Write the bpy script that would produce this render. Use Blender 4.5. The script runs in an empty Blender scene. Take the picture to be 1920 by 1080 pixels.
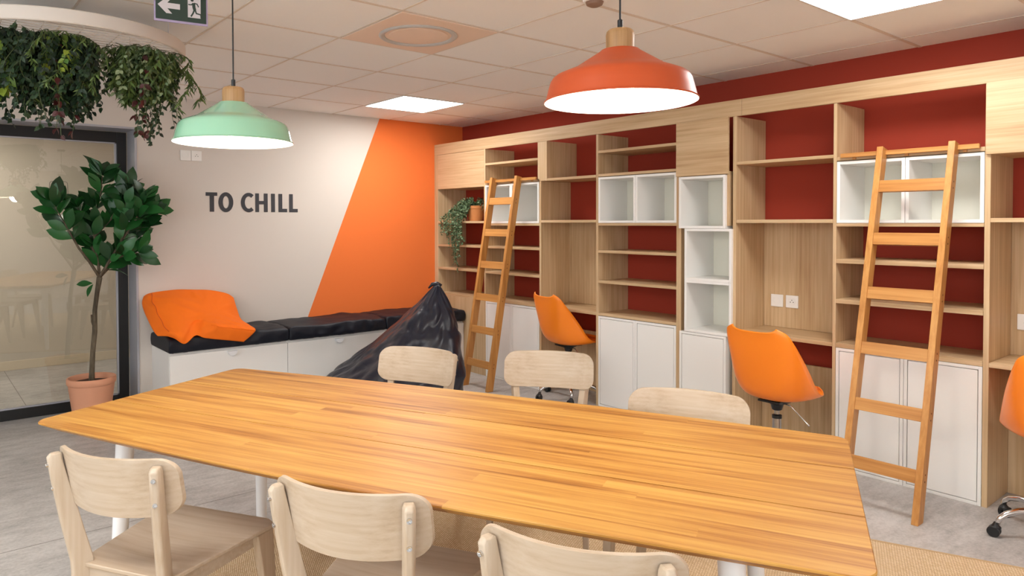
import bpy, bmesh, math, random
from mathutils import Vector, Matrix, noise
PI = math.pi
random.seed(7)

# ------------------------------------------------------------------ camera, world, exposure
C = bpy.context.scene.collection
sc = bpy.context.scene
CAM_H = 1.41
F, CXP, CYP = 1317.07, 864.89, 442.84
yaw, pit, rol = 0.665, -0.02, -0.0034
fw = Vector((math.sin(yaw)*math.cos(pit), math.cos(yaw)*math.cos(pit), math.sin(pit)))
rt = Vector((math.cos(yaw), -math.sin(yaw), 0))
up = rt.cross(fw)
rt2 = rt*math.cos(rol)+up*math.sin(rol)
up2 = -rt*math.sin(rol)+up*math.cos(rol)
cam = bpy.data.cameras.new('camera')
cam.sensor_width = 36
cam.lens = F/1920*36
cam.shift_x = (960-CXP)/1920
cam.shift_y = (CYP-540)/1920
cam.clip_start = 0.05
co = bpy.data.objects.new('camera', cam)
C.objects.link(co)
co.matrix_world = Matrix(((rt2.x, up2.x, -fw.x, 0), (rt2.y, up2.y, -fw.y, 0), (rt2.z, up2.z, -fw.z, CAM_H), (0, 0, 0, 1)))
sc.camera = co

w = bpy.data.worlds.new('world')
sc.world = w
w.use_nodes = True
w.node_tree.nodes['Background'].inputs[0].default_value = (.88, .95, 1, 1)
w.node_tree.nodes['Background'].inputs[1].default_value = 3.0
sc.view_settings.view_transform = 'Standard'
sc.view_settings.look = 'None'
sc.view_settings.gamma = 1
sc.view_settings.use_curve_mapping = False
sc.view_settings.exposure = 0.5
PANEL_E = 17.5          # ceiling panel emission
PENDANT_W = 9.5        # pendant bulb watts
BACKROOM_E = 22.0

# ------------------------------------------------------------------ materials
def lin(h):
    h = h.lstrip('#')
    c = [int(h[i:i+2], 16)/255 for i in (0, 2, 4)]
    return tuple((x/12.92 if x <= .04045 else ((x+.055)/1.055)**2.4) for x in c)+(1,)
MC = {}
def mat(name, col, rough=.5, metal=0, spec=.5, **kw):
    if name in MC: return MC[name]
    m = bpy.data.materials.new(name); m.use_nodes = True
    b = m.node_tree.nodes['Principled BSDF']
    b.inputs['Base Color'].default_value = lin(col)
    b.inputs['Roughness'].default_value = rough
    b.inputs['Metallic'].default_value = metal
    b.inputs['Specular IOR Level'].default_value = spec
    for k, v in kw.items():
        b.inputs[k.replace('_', ' ')].default_value = v
    MC[name] = m
    return m
def nd(m, t, **kw):
    n = m.node_tree.nodes.new(t)
    for k, v in kw.items(): setattr(n, k, v)
    return n
def lk(m, a, b): m.node_tree.links.new(a, b)
def ramp(m, fac, stops):
    r = nd(m, 'ShaderNodeValToRGB')
    e = r.color_ramp.elements
    while len(e) < len(stops): e.new(.5)
    for i, (p, c) in enumerate(stops):
        e[i].position = p; e[i].color = lin(c) if isinstance(c, str) else c
    lk(m, fac, r.inputs[0])
    return r.outputs[0]
def wood(name, c1, c2, axis='z', s_long=1.5, s_cross=45, rough=.5, bump=.05, c0=None, spec=.4, ring=0.0, coat=0):
    """grain stretched along one axis of the object's own coordinates"""
    m = mat(name, c1, rough, spec=spec)
    b = m.node_tree.nodes['Principled BSDF']
    if coat: b.inputs['Coat Weight'].default_value = coat; b.inputs['Coat Roughness'].default_value = .25
    tc = nd(m, 'ShaderNodeTexCoord'); mp = nd(m, 'ShaderNodeMapping')
    sc_ = {'x': (s_long, s_cross, s_cross), 'y': (s_cross, s_long, s_cross), 'z': (s_cross, s_cross, s_long)}[axis]
    mp.inputs['Scale'].default_value = sc_
    lk(m, tc.outputs['Object'], mp.inputs[0])
    n1 = nd(m, 'ShaderNodeTexNoise'); n1.inputs['Scale'].default_value = 1; n1.inputs['Detail'].default_value = 6; n1.inputs['Roughness'].default_value = .62
    lk(m, mp.outputs[0], n1.inputs['Vector'])
    mp2 = nd(m, 'ShaderNodeMapping'); mp2.inputs['Scale'].default_value = tuple(v*(.14 if v == s_cross else .8) for v in sc_)
    lk(m, tc.outputs['Object'], mp2.inputs[0])
    n2 = nd(m, 'ShaderNodeTexNoise'); n2.inputs['Scale'].default_value = 1; n2.inputs['Detail'].default_value = 3
    lk(m, mp2.outputs[0], n2.inputs['Vector'])
    mx = nd(m, 'ShaderNodeMix'); mx.data_type = 'FLOAT'; mx.inputs[0].default_value = .4
    lk(m, n1.outputs[0], mx.inputs[2]); lk(m, n2.outputs[0], mx.inputs[3])
    fac = mx.outputs[0]
    if ring:
        # cathedral figure: bands of a warped wave
        wv = nd(m, 'ShaderNodeTexWave'); wv.wave_type = 'RINGS'; wv.rings_direction = 'SPHERICAL'
        mp3 = nd(m, 'ShaderNodeMapping')
        mp3.inputs['Scale'].default_value = tuple(1.2 if v == s_long else 9 for v in sc_)
        mp3.inputs['Location'].default_value = (.15, .4, -.3)
        lk(m, tc.outputs['Object'], mp3.inputs[0]); lk(m, mp3.outputs[0], wv.inputs['Vector'])
        wv.inputs['Scale'].default_value = 2.2; wv.inputs['Distortion'].default_value = 2.5; wv.inputs['Detail'].default_value = 1.5; wv.inputs['Detail Scale'].default_value = .8
        m3 = nd(m, 'ShaderNodeMix'); m3.data_type = 'FLOAT'; m3.inputs[0].default_value = ring
        lk(m, fac, m3.inputs[2]); lk(m, wv.outputs['Fac'], m3.inputs[3]); fac = m3.outputs[0]
    col = ramp(m, fac, [(.3, c0 or c2), (.45, c2), (.62, c1)])
    lk(m, col, b.inputs['Base Color'])
    if bump:
        bp = nd(m, 'ShaderNodeBump'); bp.inputs['Strength'].default_value = bump; bp.inputs['Distance'].default_value = .002
        lk(m, fac, bp.inputs['Height']); lk(m, bp.outputs[0], b.inputs['Normal'])
    return m
OAK = {a: wood('oak_'+a, '#D8BC95', '#C6A67E', a, s_cross=55, c0='#B08C64', rough=.5) for a in 'xyz'}
ASH = {a: wood('pale_ash_'+a, '#C6B5A1', '#BCA891', a, s_cross=60, c0='#AC967C', rough=.42, ring=.05, s_long=2.0, bump=.02) for a in 'xz'}
LAD = {a: wood('honey_beech_'+a, '#CE9654', '#BA7F42', a, s_cross=60, c0='#9C6631', rough=.38) for a in 'yz'}
WHITE = mat('white_laminate', '#F3F1ED', .35)
WHITE_IN = mat('white_laminate_inside', '#ECEADC', .45)
WALLP = mat('wall_paint_white', '#D9D0C7', .85, spec=.2)
ORANGEP = mat('wall_paint_orange', '#EE7A3C', .8, spec=.2)
REDP = mat('wall_paint_red', '#A03A28', .75, spec=.25)
BEIGEP = mat('wall_paint_beige', '#C9BFB2', .85, spec=.2)
BLACKM = mat('black_metal', '#1C1B1C', .4, spec=.4)
GREYM = mat('grey_aluminium', '#B4B4BC', .45, .3)
CHROME = mat('chrome', '#DADADA', .08, 1)
STEEL = mat('satin_steel', '#B8B6B4', .25, 1)
BLKPL = mat('black_plastic', '#17181A', .4)
ORPL = mat('orange_plastic', '#FF8A22', .33)
WHMET = mat('white_metal', '#EDEEF0', .35)
SOCK = mat('white_socket_plastic', '#F2EFEA', .3)
DARKHOLE = mat('dark_hole', '#3A342E', .7)
CUSH = mat('navy_black_fabric', '#0D111E', .55, spec=.4)
NYLON = mat('black_nylon', '#161A2A', .33, spec=.6)
PILLOW = mat('orange_fabric', '#FF7A1E', .75, spec=.2)
TERRA = mat('terracotta', '#D79B7C', .8, spec=.2)
TERRA2 = mat('terracotta_orange', '#C98450', .75, spec=.2)
LETTER = mat('charcoal_vinyl', '#3A3A3F', .6)
CEILT = mat('ceiling_tile', '#FCFAF7', .9, spec=.1)
CEILG = mat('ceiling_grid_paint', '#E4D6C8', .7, spec=.2)
VENTM = mat('vent_tile_paint', '#F3DAC6', .6)
VENTR = mat('vent_ring_grey', '#C4C2BE', .5)
RINGW = mat('planter_ring_white', '#D8CEC4', .6)
GREENL = mat('mint_enamel', '#94C6A6', .08, spec=.6, Coat_Weight=.5)
ORANGEL = mat('matt_orange_enamel', '#C25024', .42, spec=.45)
SHADEIN = mat('shade_inside_white', '#F6F2EA', .5)
NECKW = wood('lamp_neck_wood', '#BF996C', '#A88054', 'z', s_cross=70, c0='#8C6842', rough=.45)
BARK = wood('bark', '#6E6250', '#4E4436', 'z', s_long=10, s_cross=60, c0='#30281F', rough=.9, bump=.6)
SOIL = mat('soil', '#4A3324', .95)
SIGNG = mat('sign_green', '#2E4036', .35)
SIGNW = mat('sign_white', '#D8D0D2', .35)
ACRY = mat('lilac_acrylic', '#C9B8DC', .15, spec=.6, Transmission_Weight=.3)

def emis(name, col, e):
    m = bpy.data.materials.new(name); m.use_nodes = True
    b = m.node_tree.nodes['Principled BSDF']
    b.inputs['Base Color'].default_value = (.8, .8, .8, 1)
    b.inputs['Emission Color'].default_value = col
    b.inputs['Emission Strength'].default_value = e
    return m
PANEL = emis('led_panel', (1, .985, .95, 1), PANEL_E)
PANEL2 = emis('led_panel_meeting_room', (1, .93, .84, 1), BACKROOM_E)
BULB = emis('bulb_glow', (1, .86, .66, 1), 14)

def bumpnoise(m, scale, strength, dist=.001, detail=4):
    b = m.node_tree.nodes['Principled BSDF']
    tc = nd(m, 'ShaderNodeTexCoord'); n = nd(m, 'ShaderNodeTexNoise')
    n.inputs['Scale'].default_value = scale; n.inputs['Detail'].default_value = detail
    lk(m, tc.outputs['Object'], n.inputs['Vector'])
    bp = nd(m, 'ShaderNodeBump'); bp.inputs['Strength'].default_value = strength; bp.inputs['Distance'].default_value = dist
    lk(m, n.outputs[0], bp.inputs['Height']); lk(m, bp.outputs[0], b.inputs['Normal'])
for m_, s_, t_ in ((CEILT, 250, .15), (TERRA, 120, .2), (TERRA2, 120, .2), (SOIL, 60, 1.), (WALLP, 180, .06)):
    bumpnoise(m_, s_, t_, .002 if m_ is not SOIL else .01)
# weave on fabrics
def weave(m, scale, strength):
    b = m.node_tree.nodes['Principled BSDF']
    tc = nd(m, 'ShaderNodeTexCoord')
    w1 = nd(m, 'ShaderNodeTexWave'); w1.bands_direction = 'X'; w1.inputs['Scale'].default_value = scale
    w2 = nd(m, 'ShaderNodeTexWave'); w2.bands_direction = 'Y'; w2.inputs['Scale'].default_value = scale
    lk(m, tc.outputs['Object'], w1.inputs['Vector']); lk(m, tc.outputs['Object'], w2.inputs['Vector'])
    mm = nd(m, 'ShaderNodeMath', operation='MULTIPLY'); lk(m, w1.outputs['Fac'], mm.inputs[0]); lk(m, w2.outputs['Fac'], mm.inputs[1])
    bp = nd(m, 'ShaderNodeBump'); bp.inputs['Strength'].default_value = strength; bp.inputs['Distance'].default_value = .001
    lk(m, mm.outputs[0], bp.inputs['Height']); lk(m, bp.outputs[0], b.inputs['Normal'])
weave(PILLOW, 300, .1)

def concrete():
    m = mat('concrete_tile', '#B5ADA8', .42, spec=.45)
    b = m.node_tree.nodes['Principled BSDF']
    tc = nd(m, 'ShaderNodeTexCoord')
    def noi(s, d, r=.6, st=None):
        n = nd(m, 'ShaderNodeTexNoise'); n.inputs['Scale'].default_value = s; n.inputs['Detail'].default_value = d; n.inputs['Roughness'].default_value = r
        src = tc.outputs['Object']
        if st:
            mp = nd(m, 'ShaderNodeMapping'); mp.inputs['Scale'].default_value = st; lk(m, src, mp.inputs[0]); src = mp.outputs[0]
        lk(m, src, n.inputs['Vector']); return n.outputs[0]
    a = noi(1.6, 8, .65); c = noi(11, 8, .7, (.6, 1.6, 1)); g = noi(70, 3, .6)
    m1 = nd(m, 'ShaderNodeMix'); m1.data_type = 'FLOAT'; m1.inputs[0].default_value = .5; lk(m, a, m1.inputs[2]); lk(m, c, m1.inputs[3])
    m2 = nd(m, 'ShaderNodeMix'); m2.data_type = 'FLOAT'; m2.inputs[0].default_value = .22; lk(m, m1.outputs[0], m2.inputs[2]); lk(m, g, m2.inputs[3])
    col = ramp(m, m2.outputs[0], [(.36, '#8A8784'), (.47, '#A9A5A2'), (.58, '#C2BEBB')])
    # joints of the large slabs; the room behind the glass has joints both ways
    sp = nd(m, 'ShaderNodeSeparateXYZ'); lk(m, tc.outputs['Object'], sp.inputs[0])
    fs = []
    for ax, off, per in ((0, .685, 1.2), (1, 3.56, 3.6)):
        s = nd(m, 'ShaderNodeMath', operation='SUBTRACT'); lk(m, sp.outputs[ax], s.inputs[0]); s.inputs[1].default_value = off - per/2
        f = nd(m, 'ShaderNodeMath', operation='FLOORED_MODULO'); lk(m, s.outputs[0], f.inputs[0]); f.inputs[1].default_value = per
        t = nd(m, 'ShaderNodeMath', operation='SUBTRACT'); lk(m, f.outputs[0], t.inputs[0]); t.inputs[1].default_value = per/2
        ab = nd(m, 'ShaderNodeMath', operation='ABSOLUTE'); lk(m, t.outputs[0], ab.inputs[0])
        l = nd(m, 'ShaderNodeMath', operation='LESS_THAN'); lk(m, ab.outputs[0], l.inputs[0]); l.inputs[1].default_value = .0028
        fs.append(l.outputs[0])
    gt = nd(m, 'ShaderNodeMath', operation='GREATER_THAN'); lk(m, sp.outputs[1], gt.inputs[0]); gt.inputs[1].default_value = 5.95
    fx = nd(m, 'ShaderNodeMath', operation='MULTIPLY'); lk(m, fs[0], fx.inputs[0]); lk(m, gt.outputs[0], fx.inputs[1])
    mxx = nd(m, 'ShaderNodeMath', operation='MAXIMUM'); lk(m, fx.outputs[0], mxx.inputs[0]); lk(m, fs[1], mxx.inputs[1])
    mc = nd(m, 'ShaderNodeMix'); mc.data_type = 'RGBA'; lk(m, mxx.outputs[0], mc.inputs[0]); lk(m, col, mc.inputs[6]); mc.inputs[7].default_value = lin('#6F6862')
    lk(m, mc.outputs[2], b.inputs['Base Color'])
    return m
FLOORM = concrete()

def rug_mat():
    m = mat('sisal_weave', '#CDB18A', .9, spec=.15)
    b = m.node_tree.nodes['Principled BSDF']
    tc = nd(m, 'ShaderNodeTexCoord')
    br = nd(m, 'ShaderNodeTexBrick'); br.offset = .5
    br.inputs['Scale'].default_value = 1; br.inputs['Brick Width'].default_value = .013; br.inputs['Row Height'].default_value = .0075
    br.inputs['Mortar Size'].default_value = .0012; br.inputs['Mortar Smooth'].default_value = .6
    br.inputs['Color1'].default_value = lin('#ECD6B4'); br.inputs['Color2'].default_value = lin('#DDC39C'); br.inputs['Mortar'].default_value = lin('#94714D')
    mp = nd(m, 'ShaderNodeMapping'); mp.inputs['Rotation'].default_value = (0, 0, .7); lk(m, tc.outputs['Object'], mp.inputs[0])
    lk(m, mp.outputs[0], br.inputs['Vector'])
    lk(m, br.outputs['Color'], b.inputs['Base Color'])
    bp = nd(m, 'ShaderNodeBump'); bp.inputs['Strength'].default_value = .6; bp.inputs['Distance'].default_value = .002; bp.invert = True
    lk(m, br.outputs['Fac'], bp.inputs['Height']); lk(m, bp.outputs[0], b.inputs['Normal'])
    return m
RUGM = rug_mat()

def teak():
    """planks glued from narrow staves, grain along x; each stave has its own tone"""
    m = mat('teak_staves', '#C98A48', .42, spec=.35)
    b = m.node_tree.nodes['Principled BSDF']
    tc = nd(m, 'ShaderNodeTexCoord'); sp = nd(m, 'ShaderNodeSeparateXYZ'); lk(m, tc.outputs['Object'], sp.inputs[0])
    def M(op, a, v=None):
        n = nd(m, 'ShaderNodeMath', operation=op); lk(m, a, n.inputs[0])
        if v is not None:
            if isinstance(v, (int, float)): n.inputs[1].default_value = v
            else: lk(m, v, n.inputs[1])
        return n.outputs[0]
    row = M('FLOOR', M('DIVIDE', sp.outputs[1], .0485))
    wr = nd(m, 'ShaderNodeTexWhiteNoise'); wr.noise_dimensions = '1D'; lk(m, row, wr.inputs['W'])
    xs = M('ADD', sp.outputs[0], M('MULTIPLY', wr.outputs['Value'], 3.0))
    colid = M('FLOOR', M('DIVIDE', xs, 2.3))
    cid = M('ADD', M('MULTIPLY', row, 17.31), colid)
    wc = nd(m, 'ShaderNodeTexWhiteNoise'); wc.noise_dimensions = '1D'; lk(m, cid, wc.inputs['W'])
    # grain
    mp = nd(m, 'ShaderNodeMapping'); mp.inputs['Scale'].default_value = (1.6, 60, 60)
    cb = nd(m, 'ShaderNodeCombineXYZ'); lk(m, M('ADD', sp.outputs[0], M('MULTIPLY', wc.outputs['Value'], 40.)), cb.inputs[0]); lk(m, sp.outputs[1], cb.inputs[1]); lk(m, sp.outputs[2], cb.inputs[2])
    lk(m, cb.outputs[0], mp.inputs[0])
    n1 = nd(m, 'ShaderNodeTexNoise'); n1.inputs['Scale'].default_value = 1; n1.inputs['Detail'].default_value = 7; n1.inputs['Roughness'].default_value = .65; n1.inputs['Distortion'].default_value = .3
    lk(m, mp.outputs[0], n1.inputs['Vector'])
    mpb = nd(m, 'ShaderNodeMapping'); mpb.inputs['Scale'].default_value = (1.3, 14, 14); lk(m, cb.outputs[0], mpb.inputs[0])
    n2 = nd(m, 'ShaderNodeTexNoise'); n2.inputs['Scale'].default_value = 1; n2.inputs['Detail'].default_value = 3; n2.inputs['Distortion'].default_value = .6
    lk(m, mpb.outputs[0], n2.inputs['Vector'])
    f = M('ADD', M('MULTIPLY', n1.outputs[0], .5), M('ADD', M('MULTIPLY', n2.outputs[0], .45), M('MULTIPLY', wc.outputs['Value'], .07)))
    col = ramp(m, f, [(.34, '#7C4A1A'), (.44, '#A66E30'), (.52, '#BB8640'), (.62, '#C9994E')])
    lk(m, col, b.inputs['Base Color'])
    bp = nd(m, 'ShaderNodeBump'); bp.inputs['Strength'].default_value = .05; bp.inputs['Distance'].default_value = .002
    lk(m, n1.outputs[0], bp.inputs['Height']); lk(m, bp.outputs[0], b.inputs['Normal'])
    return m
TEAK = teak()

def leafmat(name, c1, c2, rough=.4, tr=0.15):
    m = mat(name, c1, rough, spec=.45)
    b = m.node_tree.nodes['Principled BSDF']
    g = nd(m, 'ShaderNodeNewGeometry')
    lk(m, ramp(m, g.outputs['Random Per Island'], [(0, c1), (1, c2)]), b.inputs['Base Color'])
    return m
LF_FICUS = leafmat('ficus_leaf', '#153619', '#24622A', .36)
LF_DARK = leafmat('dark_foliage', '#14231A', '#2A4526', .55)
LF_VINE = leafmat('dark_vine_leaf', '#18281A', '#2C4426', .5)
LF_MID = leafmat('fern_foliage', '#2E4420', '#5E7436', .5)
LF_GREY = leafmat('grey_green_foliage', '#5C7350', '#94A27A', .5)
LF_LIME = leafmat('lime_foliage', '#3C6422', '#8C9E34', .45)
LF_RED = leafmat('dark_red_foliage', '#35100F', '#571D1E', .45)
LF_IVY = leafmat('variegated_ivy', '#22401F', '#7E9670', .5)
STEMG = mat('green_stem', '#46532B', .6)

# ------------------------------------------------------------------ helpers
def new(): return bmesh.new()
def box(bm, x0, x1, y0, y1, z0, z1, mi=0):
    vs = [bm.verts.new((x, y, z)) for z in (z0, z1) for y in (y0, y1) for x in (x0, x1)]
    for f in ((0, 2, 3, 1), (4, 5, 7, 6), (0, 1, 5, 4), (2, 6, 7, 3), (0, 4, 6, 2), (1, 3, 7, 5)):
        fc = bm.faces.new([vs[i] for i in f]); fc.material_index = mi
    return bm
def hexa(bm, p):
    """8 points: bottom ring of 4 then top ring of 4"""
    v = [bm.verts.new(q) for q in p]
    for f in ((3, 2, 1, 0), (4, 5, 6, 7), (0, 1, 5, 4), (1, 2, 6, 5), (2, 3, 7, 6), (3, 0, 4, 7)):
        bm.faces.new([v[i] for i in f])
    return bm
def lathe(bm, prof, n=48, cx=0, cy=0, cz=0, cap=True):
    rings = []
    for r, z in prof:
        rings.append([bm.verts.new((cx+r*math.cos(2*PI*i/n), cy+r*math.sin(2*PI*i/n), cz+z)) for i in range(n)])
    for a, b in zip(rings, rings[1:]):
        for i in range(n):
            bm.faces.new((a[i], a[(i+1) % n], b[(i+1) % n], b[i]))
    if cap:
        bm.faces.new(rings[0][::-1]); bm.faces.new(rings[-1])
    return bm
def tube(bm, pts, rad, n=8, cap=True):
    pts = [Vector(p) for p in pts]
    rads = rad if isinstance(rad, (list, tuple)) else [rad]*len(pts)
    prev = None; rings = []
    for i, p in enumerate(pts):
        t = (pts[min(i+1, len(pts)-1)]-pts[max(i-1, 0)]).normalized()
        if prev is None:
            a = Vector((0, 0, 1)) if abs(t.z) < .9 else Vector((1, 0, 0))
            u = t.cross(a).normalized()
        else:
            u = (prev - t*prev.dot(t)).normalized()
        prev = u; v = t.cross(u)
        rings.append([bm.verts.new(p+(u*math.cos(2*PI*k/n)+v*math.sin(2*PI*k/n))*rads[i]) for k in range(n)])
    for a, b in zip(rings, rings[1:]):
        for k in range(n): bm.faces.new((a[k], a[(k+1) % n], b[(k+1) % n], b[k]))
    if cap: bm.faces.new(rings[0][::-1]); bm.faces.new(rings[-1])
    return bm
def prism(bm, poly, y0, y1, mi=0):
    """polygon in x,z extruded along y"""
    a = [bm.verts.new((x, y0, z)) for x, z in poly]; b = [bm.verts.new((x, y1, z)) for x, z in poly]
    n = len(poly)
    fs = [bm.faces.new(a), bm.faces.new(b[::-1])]
    for i in range(n): fs.append(bm.faces.new((a[i], b[i], b[(i+1) % n], a[(i+1) % n])))
    for f in fs: f.material_index = mi
    return bm
def link(o, parent=None):
    C.objects.link(o)
    if parent is not None: o.parent = parent
    return o
def obj(name, bm, m, parent=None, smooth=False, bev=0, seg=2, sub=0, solid=0, loc=None, ang=35):
    bmesh.ops.recalc_face_normals(bm, faces=bm.faces)
    me = bpy.data.meshes.new(name); bm.to_mesh(me); bm.free()
    for q in (m if isinstance(m, (list, tuple)) else [m]): me.materials.append(q)
    o = bpy.data.objects.new(name, me); link(o, parent)
    if loc: o.location = loc
    if smooth:
        me.polygons.foreach_set('use_smooth', [True]*len(me.polygons))
        if smooth == 'auto': me.set_sharp_from_angle(angle=math.radians(ang))
    if solid:
        s = o.modifiers.new('thickness', 'SOLIDIFY'); s.thickness = solid; s.offset = 0
    if bev:
        b = o.modifiers.new('bevel', 'BEVEL'); b.width = bev; b.segments = seg; b.limit_method = 'ANGLE'; b.angle_limit = math.radians(40)
    if sub:
        s = o.modifiers.new('subdivision', 'SUBSURF'); s.levels = sub; s.render_levels = sub
    return o
def bx(name, m, parent, x0, x1, y0, y1, z0, z1, bev=.0012, seg=1):
    return obj(name, box(new(), x0, x1, y0, y1, z0, z1), m, parent, bev=bev, seg=seg)
def tag(o, label, cat, group=None, kind=None):
    o['label'] = label
    if cat: o['category'] = cat
    if group: o['group'] = group
    if kind: o['kind'] = kind
    return o
def thing(name, label, cat, loc=(0, 0, 0), rz=0, group=None):
    o = bpy.data.objects.new(name, None); C.objects.link(o); o.location = loc; o.rotation_euler = (0, 0, rz); o.empty_display_size = .1
    return tag(o, label, cat, group)
def struct(o, label=None):
    o['kind'] = 'structure'
    if label: o['label'] = label
    return o
def dup(root, loc, rz, label=None, group=None):
    r = root.copy(); C.objects.link(r); r.location = loc; r.rotation_euler = (0, 0, rz)
    if label: r['label'] = label
    if group: r['group'] = group
    for ch in list(root.children):
        c = ch.copy(); C.objects.link(c); c.parent = r
        for g in list(ch.children):
            d = g.copy(); C.objects.link(d); d.parent = c
    return r

# ------------------------------------------------------------------ the room
YW, XW, ZC = 5.70, 4.49, 2.388
X0, Y0, YB = -2.6, -3.2, 7.98
struct(obj('floor', box(new(), X0, XW+.1, Y0, YB+.1, -.1, 0), FLOORM), 'grey concrete-look tiled floor')
struct(obj('ceiling', box(new(), X0, XW+.1, Y0, YB+.1, ZC, ZC+.08), CEILT), 'off-white tiled suspended ceiling')
g = new()
gx = [1.197+.6*k for k in range(-6, 6)]
gy = [2.732+.6*k for k in range(-9, 5)]
for x in gx: box(g, x-.0055, x+.0055, Y0, YW-.001, ZC-.003, ZC-.0005)
for y in gy: box(g, X0, XW, y-.010, y+.010, ZC-.0025, ZC-.0005)
struct(obj('trim_1', g, CEILG), 'thin metal grid between the ceiling tiles')
struct(obj('wall_right', box(new(), XW, XW+.1, Y0, YB+.1, 0, ZC), REDP), 'dark red wall behind the bookcases')
# back wall with its orange diagonal stripe; deep enough to show the reveal of the glazed opening
OX, OZ = 1.342, 2.12
def sx(z): return 2.507+.4137*z
g = new()
prism(g, [(OX, 0), (sx(0), 0), (sx(ZC), ZC), (OX, ZC)], YW, YW+.25, 0)
prism(g, [(sx(0), 0), (XW, 0), (XW, ZC), (sx(ZC), ZC)], YW, YW+.25, 1)
box(g, X0, OX, YW, YW+.25, OZ, ZC, 0)
box(g, X0, -1.3, YW, YW+.25, 0, OZ, 0)
struct(obj('wall_back', g, [WALLP, ORANGEP]), 'white wall with an orange diagonal field')
g = new()
box(g, X0-.1, X0, Y0, -2.4, 0, ZC); box(g, X0-.1, X0, 3.4, YB+.1, 0, ZC); box(g, X0-.1, X0, -2.4, 3.4, 0, .8); box(g, X0-.1, X0, -2.4, 3.4, 2.25, ZC)  # the gap in this unseen wall is added to let fill daylight in
struct(obj('wall_left', g, WALLP), 'white wall with an added daylight opening, behind the camera')
g = new()
box(g, X0, -2.2, Y0-.1, Y0, 0, ZC); box(g, .9, XW+.1, Y0-.1, Y0, 0, ZC); box(g, -2.2, .9, Y0-.1, Y0, 0, .8); box(g, -2.2, .9, Y0-.1, Y0, 2.25, ZC)  # second added opening, there only for fill light from the sky
struct(obj('wall_front', g, WALLP), 'white wall with an added daylight opening, behind the camera')
g = new()  # bars of the fill window added in the left wall
for y in (-2.4, -.97, .46, 1.89, 3.35): box(g, X0-.08, X0-.02, y, y+.05, .8, 2.25)
for z in (.8, 2.2): box(g, X0-.08, X0-.02, -2.35, 3.35, z, z+.05)
struct(obj('fill_window_2', g, GREYM), 'unseen window added for fill light, left wall')
g = new()  # bars of the fill window added in the front wall
for x in (-2.2, -.67, .85): box(g, x, x+.05, Y0-.08, Y0-.02, .8, 2.25)
for z in (.8, 2.2): box(g, -2.15, .85, Y0-.08, Y0-.02, z, z+.05)
struct(obj('fill_window_3', g, GREYM), 'unseen window added for fill light, front wall')
struct(obj('wall_meeting_room_back', box(new(), X0, XW, YB, YB+.1, 0, ZC), BEIGEP), 'beige wall of the room behind the glass')
struct(obj('wall_meeting_room_side', box(new(), 2.6, 2.7, YW+.25, YB, 0, ZC), BEIGEP))
struct(obj('baseboard_meeting_room', box(new(), X0, 2.6, YB-.015, YB, 0, .088), mat('beige_baseboard', '#D6C6AE', .6), bev=.003))
struct(obj('baseboard_back', box(new(), OX+.012, 1.44, YW-.012, YW, 0, .08), WALLP, bev=.003))
struct(obj('trim_2', box(box(new(), OX-.003, OX+.012, YW-.008, YW+.232, 0, OZ+.01), -1.3, OX+.012, YW-.008, YW+.232, OZ-.003, OZ+.012), GREYM), 'grey metal lining of the glazed opening')
# glazed partition
win = new()
XL, XR, GY = -1.3, 1.335, 5.93
box(win, XR-.07, XR, GY, GY+.05, 0, 2.115); box(win, XL, XL+.07, GY, GY+.05, 0, 2.115)
box(win, XL+.07, XR-.07, GY, GY+.05, 2.035, 2.115); box(win, XL+.07, XR-.07, GY, GY+.05, 0, .075)
wo = struct(obj('window_1', win, BLACKM, bev=.003), 'black framed floor-to-ceiling glass partition')
# small inner glazing bead
gb = new()
for (a, b_, c, d) in ((XR-.082, XR-.07, .075, 2.035), (XL+.07, XL+.082, .075, 2.035)): box(gb, a, b_, GY+.012, GY+.04, c, d)
box(gb, XL+.07, XR-.07, GY+.012, GY+.04, .075, .085); box(gb, XL+.07, XR-.07, GY+.012, GY+.04, 2.026, 2.035)
obj('glazing_bead', gb, GREYM, wo)
glm = bpy.data.materials.new('clear_glass'); glm.use_nodes = True
nt = glm.node_tree; nt.nodes.clear()
out = nt.nodes.new('ShaderNodeOutputMaterial'); mixs = nt.nodes.new('ShaderNodeMixShader'); tr = nt.nodes.new('ShaderNodeBsdfTransparent'); gl = nt.nodes.new('ShaderNodeBsdfGlossy'); fr = nt.nodes.new('ShaderNodeFresnel')
tr.inputs[0].default_value = (.93, .93, .9, 1); gl.inputs['Roughness'].default_value = .0; fr.inputs[0].default_value = 1.5
ad = nt.nodes.new('ShaderNodeMath'); ad.operation = 'MULTIPLY'; ad.inputs[1].default_value = 1.8
nt.links.new(fr.outputs[0], ad.inputs[0]); nt.links.new(ad.outputs[0], mixs.inputs[0]); nt.links.new(tr.outputs[0], mixs.inputs[1]); nt.links.new(gl.outputs[0], mixs.inputs[2]); nt.links.new(mixs.outputs[0], out.inputs[0])
obj('glass_pane', box(new(), XL+.075, XR-.075, GY+.022, GY+.03, .08, 2.03), glm, wo)
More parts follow.
